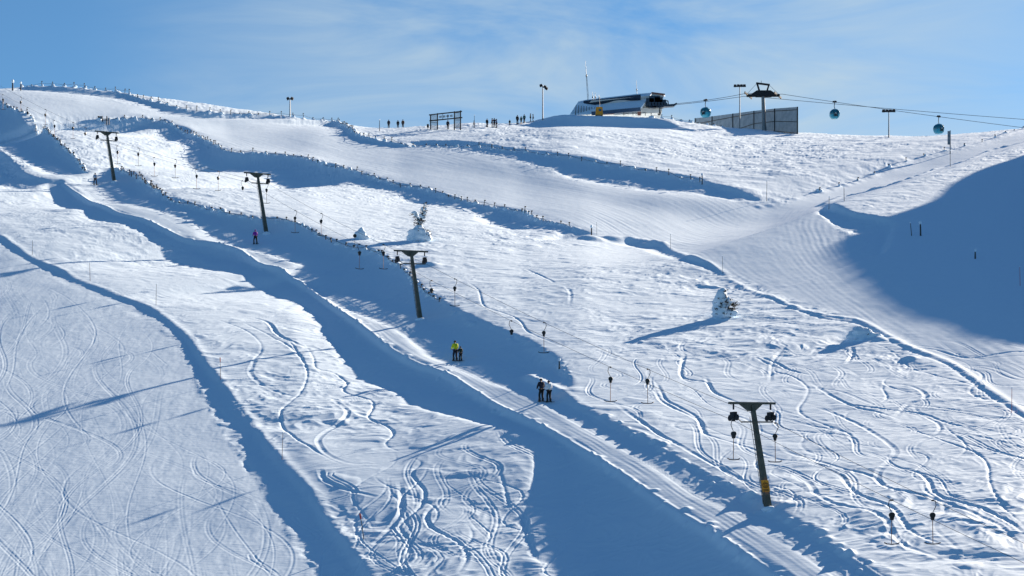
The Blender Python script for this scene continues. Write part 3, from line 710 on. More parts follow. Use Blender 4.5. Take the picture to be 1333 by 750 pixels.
# beyond the last pylon the rope climbs out of the frame
end_pt = at(-40, 128) + Vector((0,0,5.0))
arms = []
PYL_LABEL = ['grey steel T-bar pylon farthest down the tow line', 'nearest leaning steel T-bar pylon carrying a yellow warning plate',
 'leaning steel T-bar pylon above the skier in yellow and the child', 'leaning steel T-bar pylon beside the skier in the purple jacket',
 'small far T-bar pylon high on the left beside the lone skier in pale top']
for i, (q, t) in enumerate(zip(base, top)):
    nxt = top[i+1] if i+1 < len(top) else end_pt; prv = top[i-1] if i else None
    dirv = (nxt - (prv if prv else t)); dirv.z = 0; dirv.normalize()
    side = Vector((dirv.y, -dirv.x, 0))
    r = thing('lift_pylon', q, PYL_LABEL[i], 'ski lift pylon', 'T-bar pylons along the tow lane')
    T = t - q; L = T.length; d = T.normalized()
    sw = Vector((side.x, side.y, 0.02))
    m = MB(); m.beam(d*-0.8, d*(L-0.1), 0.42, 0.36, up=dirv, w2=0.24, h2=0.22); m.build('column', M_STEEL, r)
    m = MB(); m.lump((0.05,-0.1,-0.05), (0.55,0.5,0.22), i, 0.12); m.build('snow_foot', M_RIME, r, True)
    hw = 1.72
    m = MB()
    m.beam(T - sw*hw, T + sw*hw, 0.18, 0.14)
    m.add([T - sw*0.95 + Vector((0,0,-.07)) + dirv*.07, T + sw*0.75 + Vector((0,0,-.07)) + dirv*.07, T + sw*0.22 + Vector((0,0,-.5)) + dirv*.07, T - sw*0.30 + Vector((0,0,-.5)) + dirv*.07,
           T - sw*0.95 + Vector((0,0,-.07)) - dirv*.07, T + sw*0.75 + Vector((0,0,-.07)) - dirv*.07, T + sw*0.22 + Vector((0,0,-.5)) - dirv*.07, T - sw*0.30 + Vector((0,0,-.5)) - dirv*.07],
          [(0,1,2,3),(7,6,5,4),(0,4,5,1),(1,5,6,2),(2,6,7,3),(3,7,4,0)])
    m.build('crossarm', M_STEEL, r)
    m = MB(); lo = T - d*1.25
    m.beam(lo - sw*0.95 + Vector((0,0,.04)), lo + sw*1.25 + Vector((0,0,.04)), 0.34, 0.07); m.tube([lo - sw*0.95, lo - sw*1.35 + Vector((0,0,.3))], 0.03); m.tube([lo + sw*1.25, lo + sw*1.45 + Vector((0,0,.3))], 0.03)
    m.build('service_walkway', M_STEEL, r)
    ends = []
    for s in (-1, 1):
        e = T + sw*(s*1.38) + Vector((0,0,-0.07)); m = MB()
        m.beam(e, e + Vector((0,0,-0.35)), 0.10); m.box(e + Vector((0,0,-0.66)), (0.24, 0.5, 0.34), Matrix.Rotation(math.atan2(dirv.y, dirv.x) - math.pi/2, 3, 'Z'))
        for w in (-0.42, 0.0, 0.42): m.disc(e + dirv*w + Vector((0,0,-0.86)), side, 0.19, 0.10)
        m.beam(e + dirv*0.6 + Vector((0,0,-.86)), e - dirv*0.6 + Vector((0,0,-.86)), 0.06)
        m.build('sheave_assembly', M_DARK, r); ends.append(q + e + Vector((0,0,-1.04)))
    arms.append(ends)
    m = MB(); st = -side*0.26 - dirv*0.02                       # climbing ladder up the column
    for sgn in (-0.13, 0.13): m.tube([st + dirv*sgn + d*0.3, st + dirv*sgn + d*(L-0.9)], 0.018, 4)
    for k in range(int((L-1.4)/0.33)): m.tube([st - dirv*0.13 + d*(0.5+.33*k), st + dirv*0.13 + d*(0.5+.33*k)], 0.013, 4)
    m.build('ladder', M_STEEL, r)
    if i == 1:
        c0 = d*1.45 + Vector((0.01,-0.30,0)); X = Vector((1,0,0.03)).normalized(); Z = d
        Yf = Vector((0,-1,0))
        m = MB(); m.add([c0 + X*a + Z*b + Yf*e for e in (0,.03) for a, b in ((-.24,-.37),(.24,-.37),(.24,.37),(-.24,.37))], [(3,2,1,0),(4,5,6,7),(0,1,5,4),(1,2,6,5),(2,3,7,6),(3,0,4,7)])
        pl = m.build('warning_plate', M_YELLOW, r); pl['label'] = 'yellow plate with a black ringed symbol'
        m = MB(); c1 = c0 + Yf*0.045 + Z*0.05
        ring = lambda rad, a0, a1, cc=c1: [cc + X*(rad*math.cos(a)) + Z*(rad*math.sin(a)) for a in np.linspace(a0, a1, 20)]
        m.tube(ring(.17, 0, 2*math.pi), .018, 4)
        m.tube([c1 + X*(.085*math.cos(a)) + Z*(.045 + .055*math.sin(a)) for a in np.linspace(0.3, 4.5, 10)] + [c1 + X*(.085*math.cos(a)) + Z*(-.045 + .055*math.sin(a)) for a in np.linspace(1.3, -2.7, 10)], .016, 4)
        for k in range(3): m.beam(c0 + Yf*0.042 - X*.17 + Z*(-.22-.05*k), c0 + Yf*0.042 + X*.17 + Z*(-.22-.05*k), .01, .022)
        m.build('symbol', M_BLACK, pl)
def span(a, b, sag, n=24):
    out = []
    for k in range(n+1):
        t = k/n; p = a.lerp(b, t); p.z -= sag*4*t*(1-t); out.append(p)
    return out
ropes = []
for s in (0, 1):
    pts = []
    for i in range(len(arms)):
        a = arms[i][s]
        if i+1 < len(arms): b = arms[i+1][s]
        else: b = end_pt + (arms[i][s] - (arms[i][0]+arms[i][1])*0.5)
        seg = span(a, b, 0.006*(b-a).length)
        pts += seg if not pts else seg[1:]
    ropes.append(pts)
    o = MB().tube(pts, 0.013, 4).build('tow_rope', M_ROPE)
    tag(o, ['steel tow rope on the lane side of the T-bar pylons', 'steel tow rope on the far side of the T-bar pylons'][s], 'cable')
def rope_at_u(s, u):
    P = ropes[s]
    for a, b in zip(P[:-1], P[1:]):
        ua, ub = CX + FPX*a.x/a.y, CX + FPX*b.x/b.y
        if min(ua, ub) <= u <= max(ua, ub): return a.lerp(b, (u-ua)/(ub-ua + 1e-9))
def make_hanger(full):
    r = thing('tow_hanger', (0,0,0), 'x', 'T-bar hanger', 'T-bars hanging from the tow ropes')
    m = MB(); m.tube([(0,0,0.03),(0.16,0,-0.02),(0.20,0,-0.28),(0.10,0,-0.52),(0.02,0,-0.66)], [.02,.024,.024,.022,.02], 5); m.box((0,0,0.0), (.10,.24,.09)); m.build('hook_arm', M_DARK, r)
    m = MB(); m.disc((0,0,-0.84), (0,1,0), 0.16, 0.18, 14); m.box((0,0,-1.05), (0.15,0.15,0.16), taper=1.4); m.build('spring_box', M_BLACK, r)
    if full:
        m = MB(); m.tube([(0,0,-1.1),(0.02,0,-2.45)], 0.022, 5); m.build('stick', M_ORANGE, r)
        m = MB(); m.tube([(-.46,0,-2.40),(-.30,0,-2.47),(0.02,0,-2.49),(.30,0,-2.47),(.46,0,-2.40)], 0.035, 6); m.build('crossbar', M_BLACK, r)
    return r
HL = [(0,1161,1,'T-bar hanger with orange stick nearest the camera, left of the front pair'), (1,1214,1,'T-bar hanger with orange stick nearest the camera, right of the front pair'),
 (0,955,1,'T-bar hanger left of the column of the pylon with the yellow plate'), (1,1009,1,'T-bar hanger right of the column of the pylon with the yellow plate'),
 (0,795,1,'orange T-bar hanger just right of the couple, left of its pair'), (1,843,1,'orange T-bar hanger right of its pair, between couple and nearest pylon'),
 (0,666,0,'T-bar spring box without a lowered stick above the couple'), (1,708,1,'T-bar hanger with lowered stick above the couple on the tow'),
 (0,562,0,'T-bar spring box without stick right under the pylon above the yellow skier'), (1,592,1,'T-bar hanger with stick just right of the pylon above the yellow skier'),
 (0,468,1,'T-bar hanger above the lane fence, directly below the little snow mound'), (1,499,1,'T-bar hanger right of the snow mound, left of the second pylon'),
 (0,384,1,'curved T-bar hanger to the right of the purple skier, left of its pair'), (1,418,1,'T-bar hanger right of its pair between the third pylon and the snow mound'),
 (0,316,0,'T-bar spring box left of the crossarm of the pylon by the purple skier'), (1,347,1,'T-bar hanger right of the column of the pylon by the purple skier'),
 (0,256,1,'T-bar hanger first left of the purple skier\'s pylon on the near rope'), (1,284,1,'T-bar hanger first left of the purple skier\'s pylon on the far rope'),
 (0,201,1,'T-bar hanger second left of the purple skier\'s pylon on the near rope'), (1,228,1,'T-bar hanger second left of the purple skier\'s pylon on the far rope'),
 (0,153,1,'T-bar hanger just right of the far pylon on the near rope'), (1,180,1,'T-bar hanger just right of the far pylon on the far rope'),
 (1,111,0,'T-bar spring box just left of the far pylon'), (0,71,1,'T-bar hanger above the far pylon, left of its pair'), (1,95,1,'T-bar hanger above the far pylon, right of its pair'),
 (0,36,0,'T-bar spring box second pair above the far pylon, near rope'), (1,59,1,'T-bar hanger second pair above the far pylon, far rope'), (0,4,1,'T-bar hanger at the left edge of the photo'), (1,27,1,'T-bar hanger next to the left edge below the skyline bank')]
protoF = make_hanger(True); protoS = make_hanger(False); usedF = usedS = False
for s, u, full, lab in HL:
    p = rope_at_u(s, u)
    if p is None: print('no rope at', u); continue
    if full: o = protoF if not usedF else copy_tree(protoF); usedF = True
    else: o = protoS if not usedS else copy_tree(protoS); usedS = True
    o.location = p; o.rotation_euler = (0,0,rng.uniform(-0.5,0.5) + (math.pi if s == 0 and u not in (384,) else 0)); o['label'] = lab
    need = p.z - zg(p.x, p.y)
    if need < 2.6: print('low hanger', u, round(need,2))

# ------------------------------------------------------------------ people
def skin_mesh(name, verts, edges, radii, m, parent=None, root=0, sub=1, kind_flat=None):
    me = bpy.data.meshes.new(name); me.from_pydata(verts, edges, []); me.update()
    o = bpy.data.objects.new(name, me); C.objects.link(o)
    md = o.modifiers.new('skin', 'SKIN'); md.use_smooth_shade = True
    sv = me.skin_vertices[0].data if len(me.skin_vertices) else None
    if sv is None:
        bm = bmesh.new(); bm.from_mesh(me); bm.verts.layers.skin.verify(); bm.to_mesh(me); bm.free(); sv = me.skin_vertices[0].data
    for i, r in enumerate(radii):
        sv[i].radius = r if isinstance(r, tuple) else (r, r); sv[i].use_root = (i == root)
    s = o.modifiers.new('sub', 'SUBSURF'); s.levels = sub; s.render_levels = sub
    me.materials.append(m)
    if parent: o.parent = parent
    return o
def person(loc, face, label, jacket, trousers, hat, h=1.75, group=None, skis=True, pose='ride', backpack=None, spread=0.11):
    """stands at loc, looking along the bearing face (0 = away from the camera)"""
    k = h/1.75
    V = lambda x, y, z: (x*k, y*k, z*k)
    lean = -0.05 if pose == 'ride' else 0.0
    sp = spread
    names = {}
    J = {}
    J['pel'] = V(0,lean,0.93); J['waist'] = V(0,lean*.8,1.08); J['chest'] = V(0,0.0,1.30); J['neck'] = V(0,0.02,1.47); J['head'] = V(0,0.04,1.58); J['crown'] = V(0,0.04,1.70)
    J['nose'] = V(0,0.145,1.585)
    for s, n in ((-1,'l'),(1,'r')):
        J['hip'+n] = V(s*.09,lean,0.88); J['knee'+n] = V(s*(sp-.005),0.06,0.50); J['ank'+n] = V(s*sp,0.0,0.13); J['toe'+n] = V(s*sp,0.15,0.06)
        J['sh'+n] = V(s*.19,0.0,1.40)
        if pose == 'ride': J['el'+n] = V(s*.26,0.06,1.15); J['wr'+n] = V(s*.22,0.22,1.02); J['hd'+n] = V(s*.19,0.30,1.02)
        elif pose == 'poles': J['el'+n] = V(s*.32,0.02,1.16); J['wr'+n] = V(s*.40,0.2,1.03); J['hd'+n] = V(s*.41,0.28,1.02)
        else: J['el'+n] = V(s*.25,-0.02,1.13); J['wr'+n] = V(s*.25,0.08,0.90); J['hd'+n] = V(s*.25,0.11,0.82)
        for f, (dx, dy, dz) in enumerate(((.03,.05,.02),(.01,.075,.0),(-.01,.07,-.01),(-.028,.055,-.015),(-.045*s*0-.02,.02,.045))):
            b = J['hd'+n]; J['f%d%s' % (f, n)] = (b[0]+dx*k*.9, b[1]+dy*k*.8, b[2]+dz*k)
    E = [('pel','waist'),('waist','chest'),('chest','neck'),('neck','head'),('head','crown'),('head','nose')]
    for n in 'lr':
        E += [('pel','hip'+n),('hip'+n,'knee'+n),('knee'+n,'ank'+n),('ank'+n,'toe'+n),('chest','sh'+n),('sh'+n,'el'+n),('el'+n,'wr'+n),('wr'+n,'hd'+n)] + [('hd'+n,'f%d%s' % (f, n)) for f in range(5)]
    RAD = {'pel':(.145,.105),'waist':(.135,.10),'chest':(.165,.11),'neck':.058,'head':(.085,.10),'crown':.06,'nose':.018}
    for n in 'lr':
        RAD.update({'hip'+n:.09,'knee'+n:.062,'ank'+n:.045,'toe'+n:.045,'sh'+n:.068,'el'+n:.048,'wr'+n:.032,'hd'+n:.036})
        for f in range(5): RAD['f%d%s' % (f, n)] = .010
    def grow(keys, name, m, parent, fat=1.0, add=0.0):
        idx = {q: i for i, q in enumerate(keys)}
        ed = [(idx[a], idx[b]) for a, b in E if a in idx and b in idx]
        rr = []
        for q in keys:
            r = RAD[q]; r = r if isinstance(r, tuple) else (r, r); rr.append(((r[0]*fat+add)*k, (r[1]*fat+add)*k))
        return skin_mesh(name, [J[q] for q in keys], ed, rr, m, parent, 0)
    allk = ['pel'] + [q for q in J if q != 'pel']
    body = grow(allk, 'person', M_SKIN, None)
    body.location = loc; body.rotation_euler = (0,0,-face); tag(body, label, 'person', group)
    grow(['chest','waist','pel','neck','shl','shr','ell','elr','wrl','wrr'], 'jacket', jacket, body, 1.1, .028)
    grow(['pel','hipl','hipr','kneel','kneer','ankl','ankr'], 'trousers', trousers, body, 1.08, .022)
    m = MB(); hx = J['head']
    m.lump((hx[0], hx[1]-.012*k, hx[2]+.045*k), (.115*k,.135*k,.115*k), 3, 0.0, 12, flat=-.045*k); m.lump((hx[0], hx[1]+.0*k, hx[2]+.15*k), (.03*k,.03*k,.03*k), 4, 0, 6); m.build('hat', hat, body, True)
    for n in 'lr':
        m = MB(); a = Vector(J['hd'+n]); m.lump(a, (.052*k,.065*k,.055*k), 5, 0.05, 8); m.build('glove', M_BLACK, body, True)
        m = MB(); b = Vector(J['ank'+n]); m.beam(b + Vector((0,0,.17))*k, b + Vector((0,0.02,-.09))*k, .13*k, .15*k, up=Vector((0,1,0))); m.beam(b + Vector((0,-.08,-.08))*k, b + Vector((0,.22,-.085))*k, .11*k, .09*k); m.build('boot', M_BLACK, body)
        if skis:
            m = MB(); s = b + Vector((0,0.0,-.118*k)); m.beam(s + Vector((0,-.72,0))*k, s + Vector((0,.75,0))*k, .085*k, .018*k); m.tube([s + Vector((0,.74,0))*k, s + Vector((0,.88,.03))*k, s + Vector((0,.97,.10))*k], [.04*k,.036*k,.02*k], 6); m.build('ski', M_BLACK, body)
    if pose == 'poles':
        for n in 'lr':
            a = Vector(J['hd'+n]); m = MB(); m.tube([a + Vector((0,0,.1)), Vector((a.x, a.y+.12, .02))], .012, 5); m.disc((a.x, a.y+.115, .1), (0,0,1), .045, .01, 8); m.build('ski_pole', M_BLACK, body)
    if backpack is not None:
        m = MB(); m.lump((0,-.20*k,1.25*k), (.16*k,.10*k,.22*k), 6, 0.05, 10); m.build('backpack', backpack, body, True)
    return body
CL = {n: noisy(n + '_cloth', c, tuple(min(1, x*1.35+.004) for x in c), 6, 0.85) for n, c in {
 'navy':(.010,.013,.028),'black':(.007,.008,.011),'lime':(.50,.56,.015),'darkgreen':(.010,.022,.012),'white':(.62,.64,.68),'purple':(.16,.015,.26),'paleblue':(.22,.30,.42),
 'teal':(.01,.09,.10),'maroon':(.10,.012,.02),'olive':(.06,.06,.03),'brown':(.09,.05,.035),'grey':(.12,.12,.13),'blue':(.02,.06,.18)}.items()}
def on_snow(u, p, dz=0.0):
    q = at(u, p); q.z += dz; return q
UPHILL = R(-26)
person(on_snow(704.5,523), UPHILL, 'skier in dark navy clothes, left of the couple riding the tow side by side', CL['navy'], CL['black'], CL['navy'], 1.84, skis=True, spread=.13)
person(on_snow(714.5,523.5), UPHILL, 'skier in white jacket and black trousers, right of the couple on the tow', CL['white'], CL['black'], CL['navy'], 1.72, skis=True, spread=.13)
person(on_snow(592.5,470), UPHILL, 'adult skier in lime yellow jacket riding the tow with a child', CL['lime'], CL['navy'], CL['black'], 1.82, spread=.14)
person(on_snow(599.5,470), UPHILL, 'child skier in dark green beside the adult in lime yellow', CL['darkgreen'], CL['black'], CL['darkgreen'], 1.30, spread=.12)
person(on_snow(332.5,318), UPHILL, 'lone skier in purple jacket and black trousers on the tow lane', CL['purple'], CL['black'], CL['purple'], 1.76, spread=.18, backpack=CL['purple'])
person(on_snow(124,241), UPHILL, 'lone skier with pale blue top far up the tow lane', CL['paleblue'], CL['navy'], CL['grey'], 1.74, spread=.18)
SK = [(583,168.5,1.72,R(170),'navy','black','person standing inside the start gate on the skyline','stand'),
 (617,166,1.35,R(80),'brown','black','crouched small person beside the upright pole right of the start gate','stand'),
 (634,165.5,1.62,R(150),'black','black','person in black at the left of the skyline group','stand'),
 (640.5,165.5,1.75,R(90),'maroon','black','person in dark red within the skyline group','stand'),
 (643.5,166,1.80,R(180),'navy','navy','tall person in navy in the middle of the skyline group','poles'),
 (646.5,166.5,1.72,R(270),'blue','black','person holding poles at the right of the skyline group','poles'),
 (663.5,163.5,1.15,R(180),'black','olive','small dark person low on the crest between the two skyline groups','stand'),
 (673.5,162,1.85,R(160),'black','black','tall person in black left of the two people in teal','stand'),
 (678.5,161,1.50,R(200),'teal','black','shorter person in teal jacket on the crest','stand'),
 (682.5,160,1.72,R(200),'teal','navy','taller person in teal jacket on the crest','stand'),
 (690.5,158.5,1.62,R(90),'olive','black','person in olive at the edge of the shaded mound, left of a pair','stand'),
 (694,158.5,1.55,R(-90),'grey','black','person in grey at the edge of the shaded mound, right of a pair','stand'),
 (506,170.5,1.7,R(180),'navy','black','leftmost of three far people on the crest left of the start gate','stand'),
 (518,171.5,1.6,R(180),'black','black','middle of three far people on the crest left of the start gate','stand'),
 (524.5,171.5,1.7,R(180),'brown','black','person in brown, nearest the start gate of three far people left of it','stand')]
for u, p, h, f, j, t, lab, pose in SK:
    q = crest_at(u)
    q2 = at(u, p)
    if CX and (HZ - FPX*q.z/q.y) < p - 0.6 and u > 530: q = q2
    if u < 530:
        q = crest_at(u, 6.5)
    person(q, f, lab, CL[j], CL[t], CL['black'], h, 'skiers standing on the skyline', skis=False, pose=pose)

# ------------------------------------------------------------------ snow fences, half buried
def fence(line, label, i0=0, step=1.7, h=0.62, rail=True, seed=1, group='snow fences along the banks'):
    rg = random.Random(seed)
    P = [Vector((x, y, 0)) for x, y in line]; cum = [0]
    for a, b in zip(P[:-1], P[1:]): cum.append(cum[-1] + (b-a).length)
    step = max(step, cum[-1]/95)
    q = P[len(P)//2]; org = Vector((q.x, q.y, zg(q.x, q.y)))
    r = thing('snow_fence', org, label, 'snow fence', group)
    n = int(cum[-1]/step); pts = []
    for k in range(n+1):
        s = k*step + rg.uniform(-.12,.12)
        x = float(np.interp(s, cum, [p.x for p in P])); y = float(np.interp(s, cum, [p.y for p in P])); g0 = Vector((x, y, zg(x, y))) - org
        hh = 0.85*h*rg.choice((0.35, 0.6, 0.75, 0.9, 1.0, 1.15)); lean = Vector((rg.gauss(0,.09), rg.gauss(0,.09), 0))
        m = MB(); m.beam(g0 + Vector((0,0,-.4)), g0 + lean + Vector((0,0,hh)), 0.11, 0.10, w2=.08, h2=.08)
        m.lump(g0 + lean + Vector((0.03,0.03,hh)), (.15,.15,.08), k, 0.2, 7)
        po = m.build('post', M_WOOD, r); pts.append(g0 + lean + Vector((0,0,hh*0.62)))
        if rg.random() < 0.85:
            m = MB(); m.lump(g0 + Vector((0.08,0.12,0.02)), (rg.uniform(.2,.55), rg.uniform(.2,.5), rg.uniform(.15,.5)*min(1,h+.2)), k+50, 0.2, 8); m.build('rime', M_RIME, po, True)
    if rail:
        m = MB()
        for a, b in zip(pts[:-1], pts[1:]):
            mid = (a+b)/2 - Vector((0,0,rg.uniform(.02,.14))); m.tube([a, mid, b], 0.025, 4)
        m.build('rope', M_NET, r)
    return r
sub = lambda k, a, b: fence_w[k][int(len(fence_w[k])*a):int(len(fence_w[k])*b)]
fence(fence_w['bowl'], 'rimed snow fence posts on the lip of the shaded bowl at the far left', seed=1, step=1.5, h=.7)
fence(sub('lane',0,.30), 'snow fence with close posts starting at the foot of the far pylon', seed=2, step=1.1, h=.9)
fence(sub('lane',.30,1), 'long line of low fence posts along the lane bank above the purple skier', seed=3, step=1.6, h=.6)
fence(world_line([(526,353),(549,379),(575,396)],.4), 'short snow fence near the foot of the second pylon', seed=4, step=2.0, h=.6)
fence(sub('upper',0,.52), 'rimed snow fence on the dark mound crest behind the far pylons', seed=5, step=1.9, h=.8)
fence(sub('upper',.52,1), 'rimed snow fence running down behind the tall dead tree', seed=6, step=1.9, h=.75)
fence(sub('skyline',0,.36), 'tall snow fence along the skyline bank at upper left', seed=7, step=2.0, h=.95)
fence(sub('skyline',.36,.75), 'snow fence on the bank below the twin headed floodlight', seed=8, step=2.3, h=.9)
fence(sub('skyline',.75,1), 'short rimed fence curving down the crest left of the start gate', seed=9, step=2.0, h=.8)
fence(sub('middle',0,1), 'long snow fence of capped posts below the lift station', seed=10, step=2.4, h=.95)
q0 = world_line([(1066,251),(1121,235),(1173,214),(1228,198),(1284,184),(1333,168)],.5)
fence(q0, 'sparse line of short stakes along the upper edge of the snow road', seed=11, step=7.0, h=.6, rail=False)
fence(world_line([(848,152),(880,151),(915,156),(940,161)],.5), 'short rimed fence on the bank between station and cable tower', seed=12, step=2.2, h=.9)

# ------------------------------------------------------------------ marker wands and poles standing in the snow
def wand(u, p, p_top, label, m1, band=None, r=0.035, lean=0.0, cat='piste marker', name='piste_marker'):
    q = at(u, p); H = (p - p_top)/ppm(q.y)
    t = thing(name, q, label, cat, 'marker poles standing in the snow')
    MB().tube([(0,0,-.4),(lean*H*.5,0,H*.5),(lean*H,0,H)], [r, r*.9, r*.7], 6).build('pole', m1, t)
    if band: MB().tube([(lean*H*.78,0,H*.78),(lean*H*.99,0,H*.99)], r*1.7, 6).build('tip_sleeve', band, t)
    else: MB().lump((lean*H,0,H), (r*2,r*2,r*2), 1, .2, 6).build('snow_cap', M_RIME, t)
M_WAND = noisy('marker_pole', (0.16,0.08,0.06), (0.22,0.13,0.10), 5, 0.7); M_WANDG = noisy('grey_pole', (0.07,0.08,0.09), (0.11,0.12,0.13), 5, 0.7)
for a in [(42,332,313,'thin marker wand on the upper edge of the near piste at the far left',M_WANDG), (117.5,366,342,'thin reddish wand on the near piste edge, second from the left',M_WAND), (203,397,370,'thin grey wand above the deep ski tracks',M_WANDG),
  (287,494,465,'reddish wand beside the long pylon shadow on the near bank',M_WAND,M_RED), (367,598,563,'thin red wand at the lower end of the twin ski tracks',M_WAND), (873,324,305,'thin wand at the top of the bright piste edge',M_WANDG), (941,356,334,'grey wand on the piste edge above the snow plastered tree',M_WANDG),
  (998,262,236,'tall thin wand where the snow road meets the piste',M_WANDG), (1099,262,243,'thin wand beside the snow road bend',M_WANDG), (1079,272,256,'short wand at the tip of the big right hand shade',M_WANDG), (1237,217,196,'thin wand below the sign board by the snow road',M_WANDG),
  (777,306,290,'thin pale wand right of the stub post at the end of the upper fence',M_WANDG), (1317,537,505,'red marker wand at the right edge of the photo',M_RED), (1328,372,347,'red marker wand in the big shade at the right edge',M_RED)]:
    wand(*a[:5], band=a[5] if len(a) > 5 else None, lean=rng.uniform(-.04,.04), r=.04 if a[1] < 300 else .024)
wand(474.5,702,668,'leaning dark wand with red cross tip at the bottom of the deep tracks',M_WANDG,M_RED,lean=-.18)
for a in [(1187,307,290,'leaning thin dark stake in the big shade, left of a pair',-.12,.05), (1198.5,307,290,'thick dark stake in the big shade, right of a pair',-.03,.10), (1269.5,337,326,'short dark stake standing alone in the big shade',0,.09),
  (914,240,227,'dark stub post at the end of the fence below the station',0,.10), (770,306,295,'dark stub post at the lower end of the upper fence',0,.10), (728,480,468,'dark stake on the bank above the couple',0,.07),
  (16.5,118,106,'dark post on the skyline at the far upper left',0,.16),(27,118,108,'slim dark post at the left end of the skyline fence',0,.12), (494,171,156,'slim dark post alone on the skyline left of the start gate',0,.07), (617.5,166,150,'tall upright stake on the crest right of the start gate',0,.05)]:
    wand(a[0],a[1],a[2],a[3],M_WOOD,None,a[5],a[4],'post','stake')
# sign stake by the small mound
q = at(462,322); t = thing('signpost', q, 'small dark disc sign on a stick beside the little snow mound', 'sign')
MB().tube([(0,0,-.3),(0,0,1.4)], .03, 6).build('pole', M_WANDG, t); MB().disc((0,-.04,1.35), (0,1,0), .22, .05, 14).build('disc', M_BLACK, t)
# sign board beside the road
q = at(1236,200); H = 30/ppm(q.y); t = thing('signpost', q, 'narrow grey sign board on a post beside the upper snow road', 'sign')
MB().tube([(0.12,0,-.5),(0.12,0,H)], .09, 6).build('post', M_GALV, t); MB().box((-.12,-.02,H-1.25), (.42,.06,2.3)).build('board', M_GREY, t)
q = at(135,160); t = thing('equipment_frame', q, 'small grey frame of boards on top of the dark mound at upper left', 'equipment frame')
for dx in (-.95,-.25,.55,.95): MB().beam((dx,0,-.4),(dx,0,1.15 if dx < .7 else .8),.16,.16).build('post', M_WANDG, t)
MB().box((-.6,-.02,.75),(.62,.07,.75)).build('panel', M_GREY, t); MB().beam((-1,.1,.55),(1,.1,.45),.06,.12).build('rail', M_WANDG, t)

# ------------------------------------------------------------------ snowed-in trees and mounds
def sprig(m, a, d, L, rg, r=0.10):
    """a drooping spray of needles made of many small blades"""
    d = d.normalized(); n = int(26*L)
    for i in range(n):
        t = rg.random(); c = a + d*(L*t); w = Vector((rg.gauss(0,1), rg.gauss(0,1), rg.gauss(0,.7))).normalized()
        e = c + (d*0.6 + w*0.7).normalized()*rg.uniform(.6,1.3)*r*2.0*(1.15-t*0.8)
        s = (e-c).cross(Vector((rg.gauss(0,1), rg.gauss(0,1), rg.gauss(0,1)))).normalized()*r*.36
        m.add([c-s, c+s, e+s*.3, e-s*.3], [(0,1,2,3)])
def snow_tree(u, p, p_top, label, lean, lumps, sprigs, seed):
    rg = random.Random(seed); q = at(u, p); k = 1/ppm(q.y); H = (p-p_top)*k
    t = thing('snowy_tree', q, label, 'tree')
    MB().tube([(0,0,-.3),(lean*.3,0,H*.4),(lean,0,H*.93)], [.16,.11,.03], 8).build('trunk', M_BARK, t)
    m = MB()
    for i, (x, z, sx, sz) in enumerate(lumps): m.lump((x, rg.uniform(-.1,.1), z), (sx, sx*.9, sz), seed*10+i, .20, 20)
    m.build('snow_cover', M_RIME, t, True)
    m = MB()
    for (x, z, n, L) in sprigs:
        for i in range(n):
            a = rg.uniform(0, 6.28); d = Vector((math.cos(a), math.sin(a)*.8, rg.uniform(-.2,.55)))
            xs, zs = x + rg.gauss(0,.10), z + rg.gauss(0,.15)
            ysf = max([0.05] + [sx*.95*math.sqrt(max(0, 1 - ((xs-lx)/sx)**2 - ((zs-lz)/sz)**2)) for lx, lz, sx, sz in lumps])
            if i % 3 == 0: ysf *= -0.3
            sprig(m, Vector((xs, -ysf*1.05, zs)), d if ysf < 0.2 else Vector((d.x, -abs(d.y)-.25, d.z)), L*rg.uniform(.6,1.2), rg, .09)
    m.build('foliage', M_NEEDLE, t)
    return t
snow_tree(546,313,263,'tall half bare spruce above a bell shaped skirt of snow', .55,
  [(0.0,.50,1.30,.85),(-.1,1.0,.90,.70),(-.85,.3,.7,.5),(.9,.25,.55,.45),(-.10,1.45,.50,.40),(-.42,3.05,.30,.26),(-.6,3.3,.36,.16),(.32,3.75,.16,.28),(-.15,2.55,.18,.25),(.62,4.3,.16,.16),(.1,2.2,.34,.30),(.5,2.75,.26,.22),(.2,3.0,.24,.26),(.62,3.3,.18,.22),(.75,3.75,.16,.18)],
  [(.05,2.0,12,.6),(.25,2.4,12,.6),(.40,2.9,12,.55),(.50,3.35,11,.5),(.60,3.8,9,.42),(.66,4.25,6,.3),(-.35,2.3,9,.45),(-.95,3.15,5,.35),(-.45,2.8,6,.35),(1.1,.95,9,.4),(1.3,.5,6,.35),(-.3,1.9,7,.4),(.6,1.3,4,.3),(.2,1.0,3,.3)], 5)
snow_tree(940,414,379,'stout snow plastered tree with a long shadow on the open slope', 0.1,
  [(-.1,.55,.95,.75),(-.15,1.2,.78,.8),(-.1,1.85,.62,.65),(0.0,2.35,.42,.45),(.45,1.5,.42,.55),(.75,.45,.6,.35)],
  [(.15,2.35,9,.38),(.30,1.75,10,.38),(-.05,1.0,9,.40),(.45,.9,14,.42),(.95,.75,16,.5),(1.15,1.25,18,.5),(.05,.35,8,.35),(.2,1.35,8,.35),(-.45,1.5,6,.35),(-.65,.7,6,.4),(.6,1.5,8,.35),(.7,.25,7,.35)], 9)
def mound(u, p, label, lumps, seed, name='snow_mound', stones=()):
    q = at(u, p); m = MB()
    for i, (x, y, z, sx, sz) in enumerate(lumps): m.lump((x,y,z), (sx,sx*.9,sz), seed+i, .2, 18)
    o = m.build(name, M_RIME, None, True, loc=q); tag(o, label, 'snow mound')
    for (x, y, z, s) in stones: MB().lump((x,y,z), (s,s*.8,s*.7), 3, .3, 8).build('rock', M_BARK, o)
mound(468.5,311,'small cone of snow left of the second pylon, beside the disc sign',[(0,0,.3,.75,.7),(.15,0,.75,.42,.55),(.6,0,.1,.5,.35)],20)
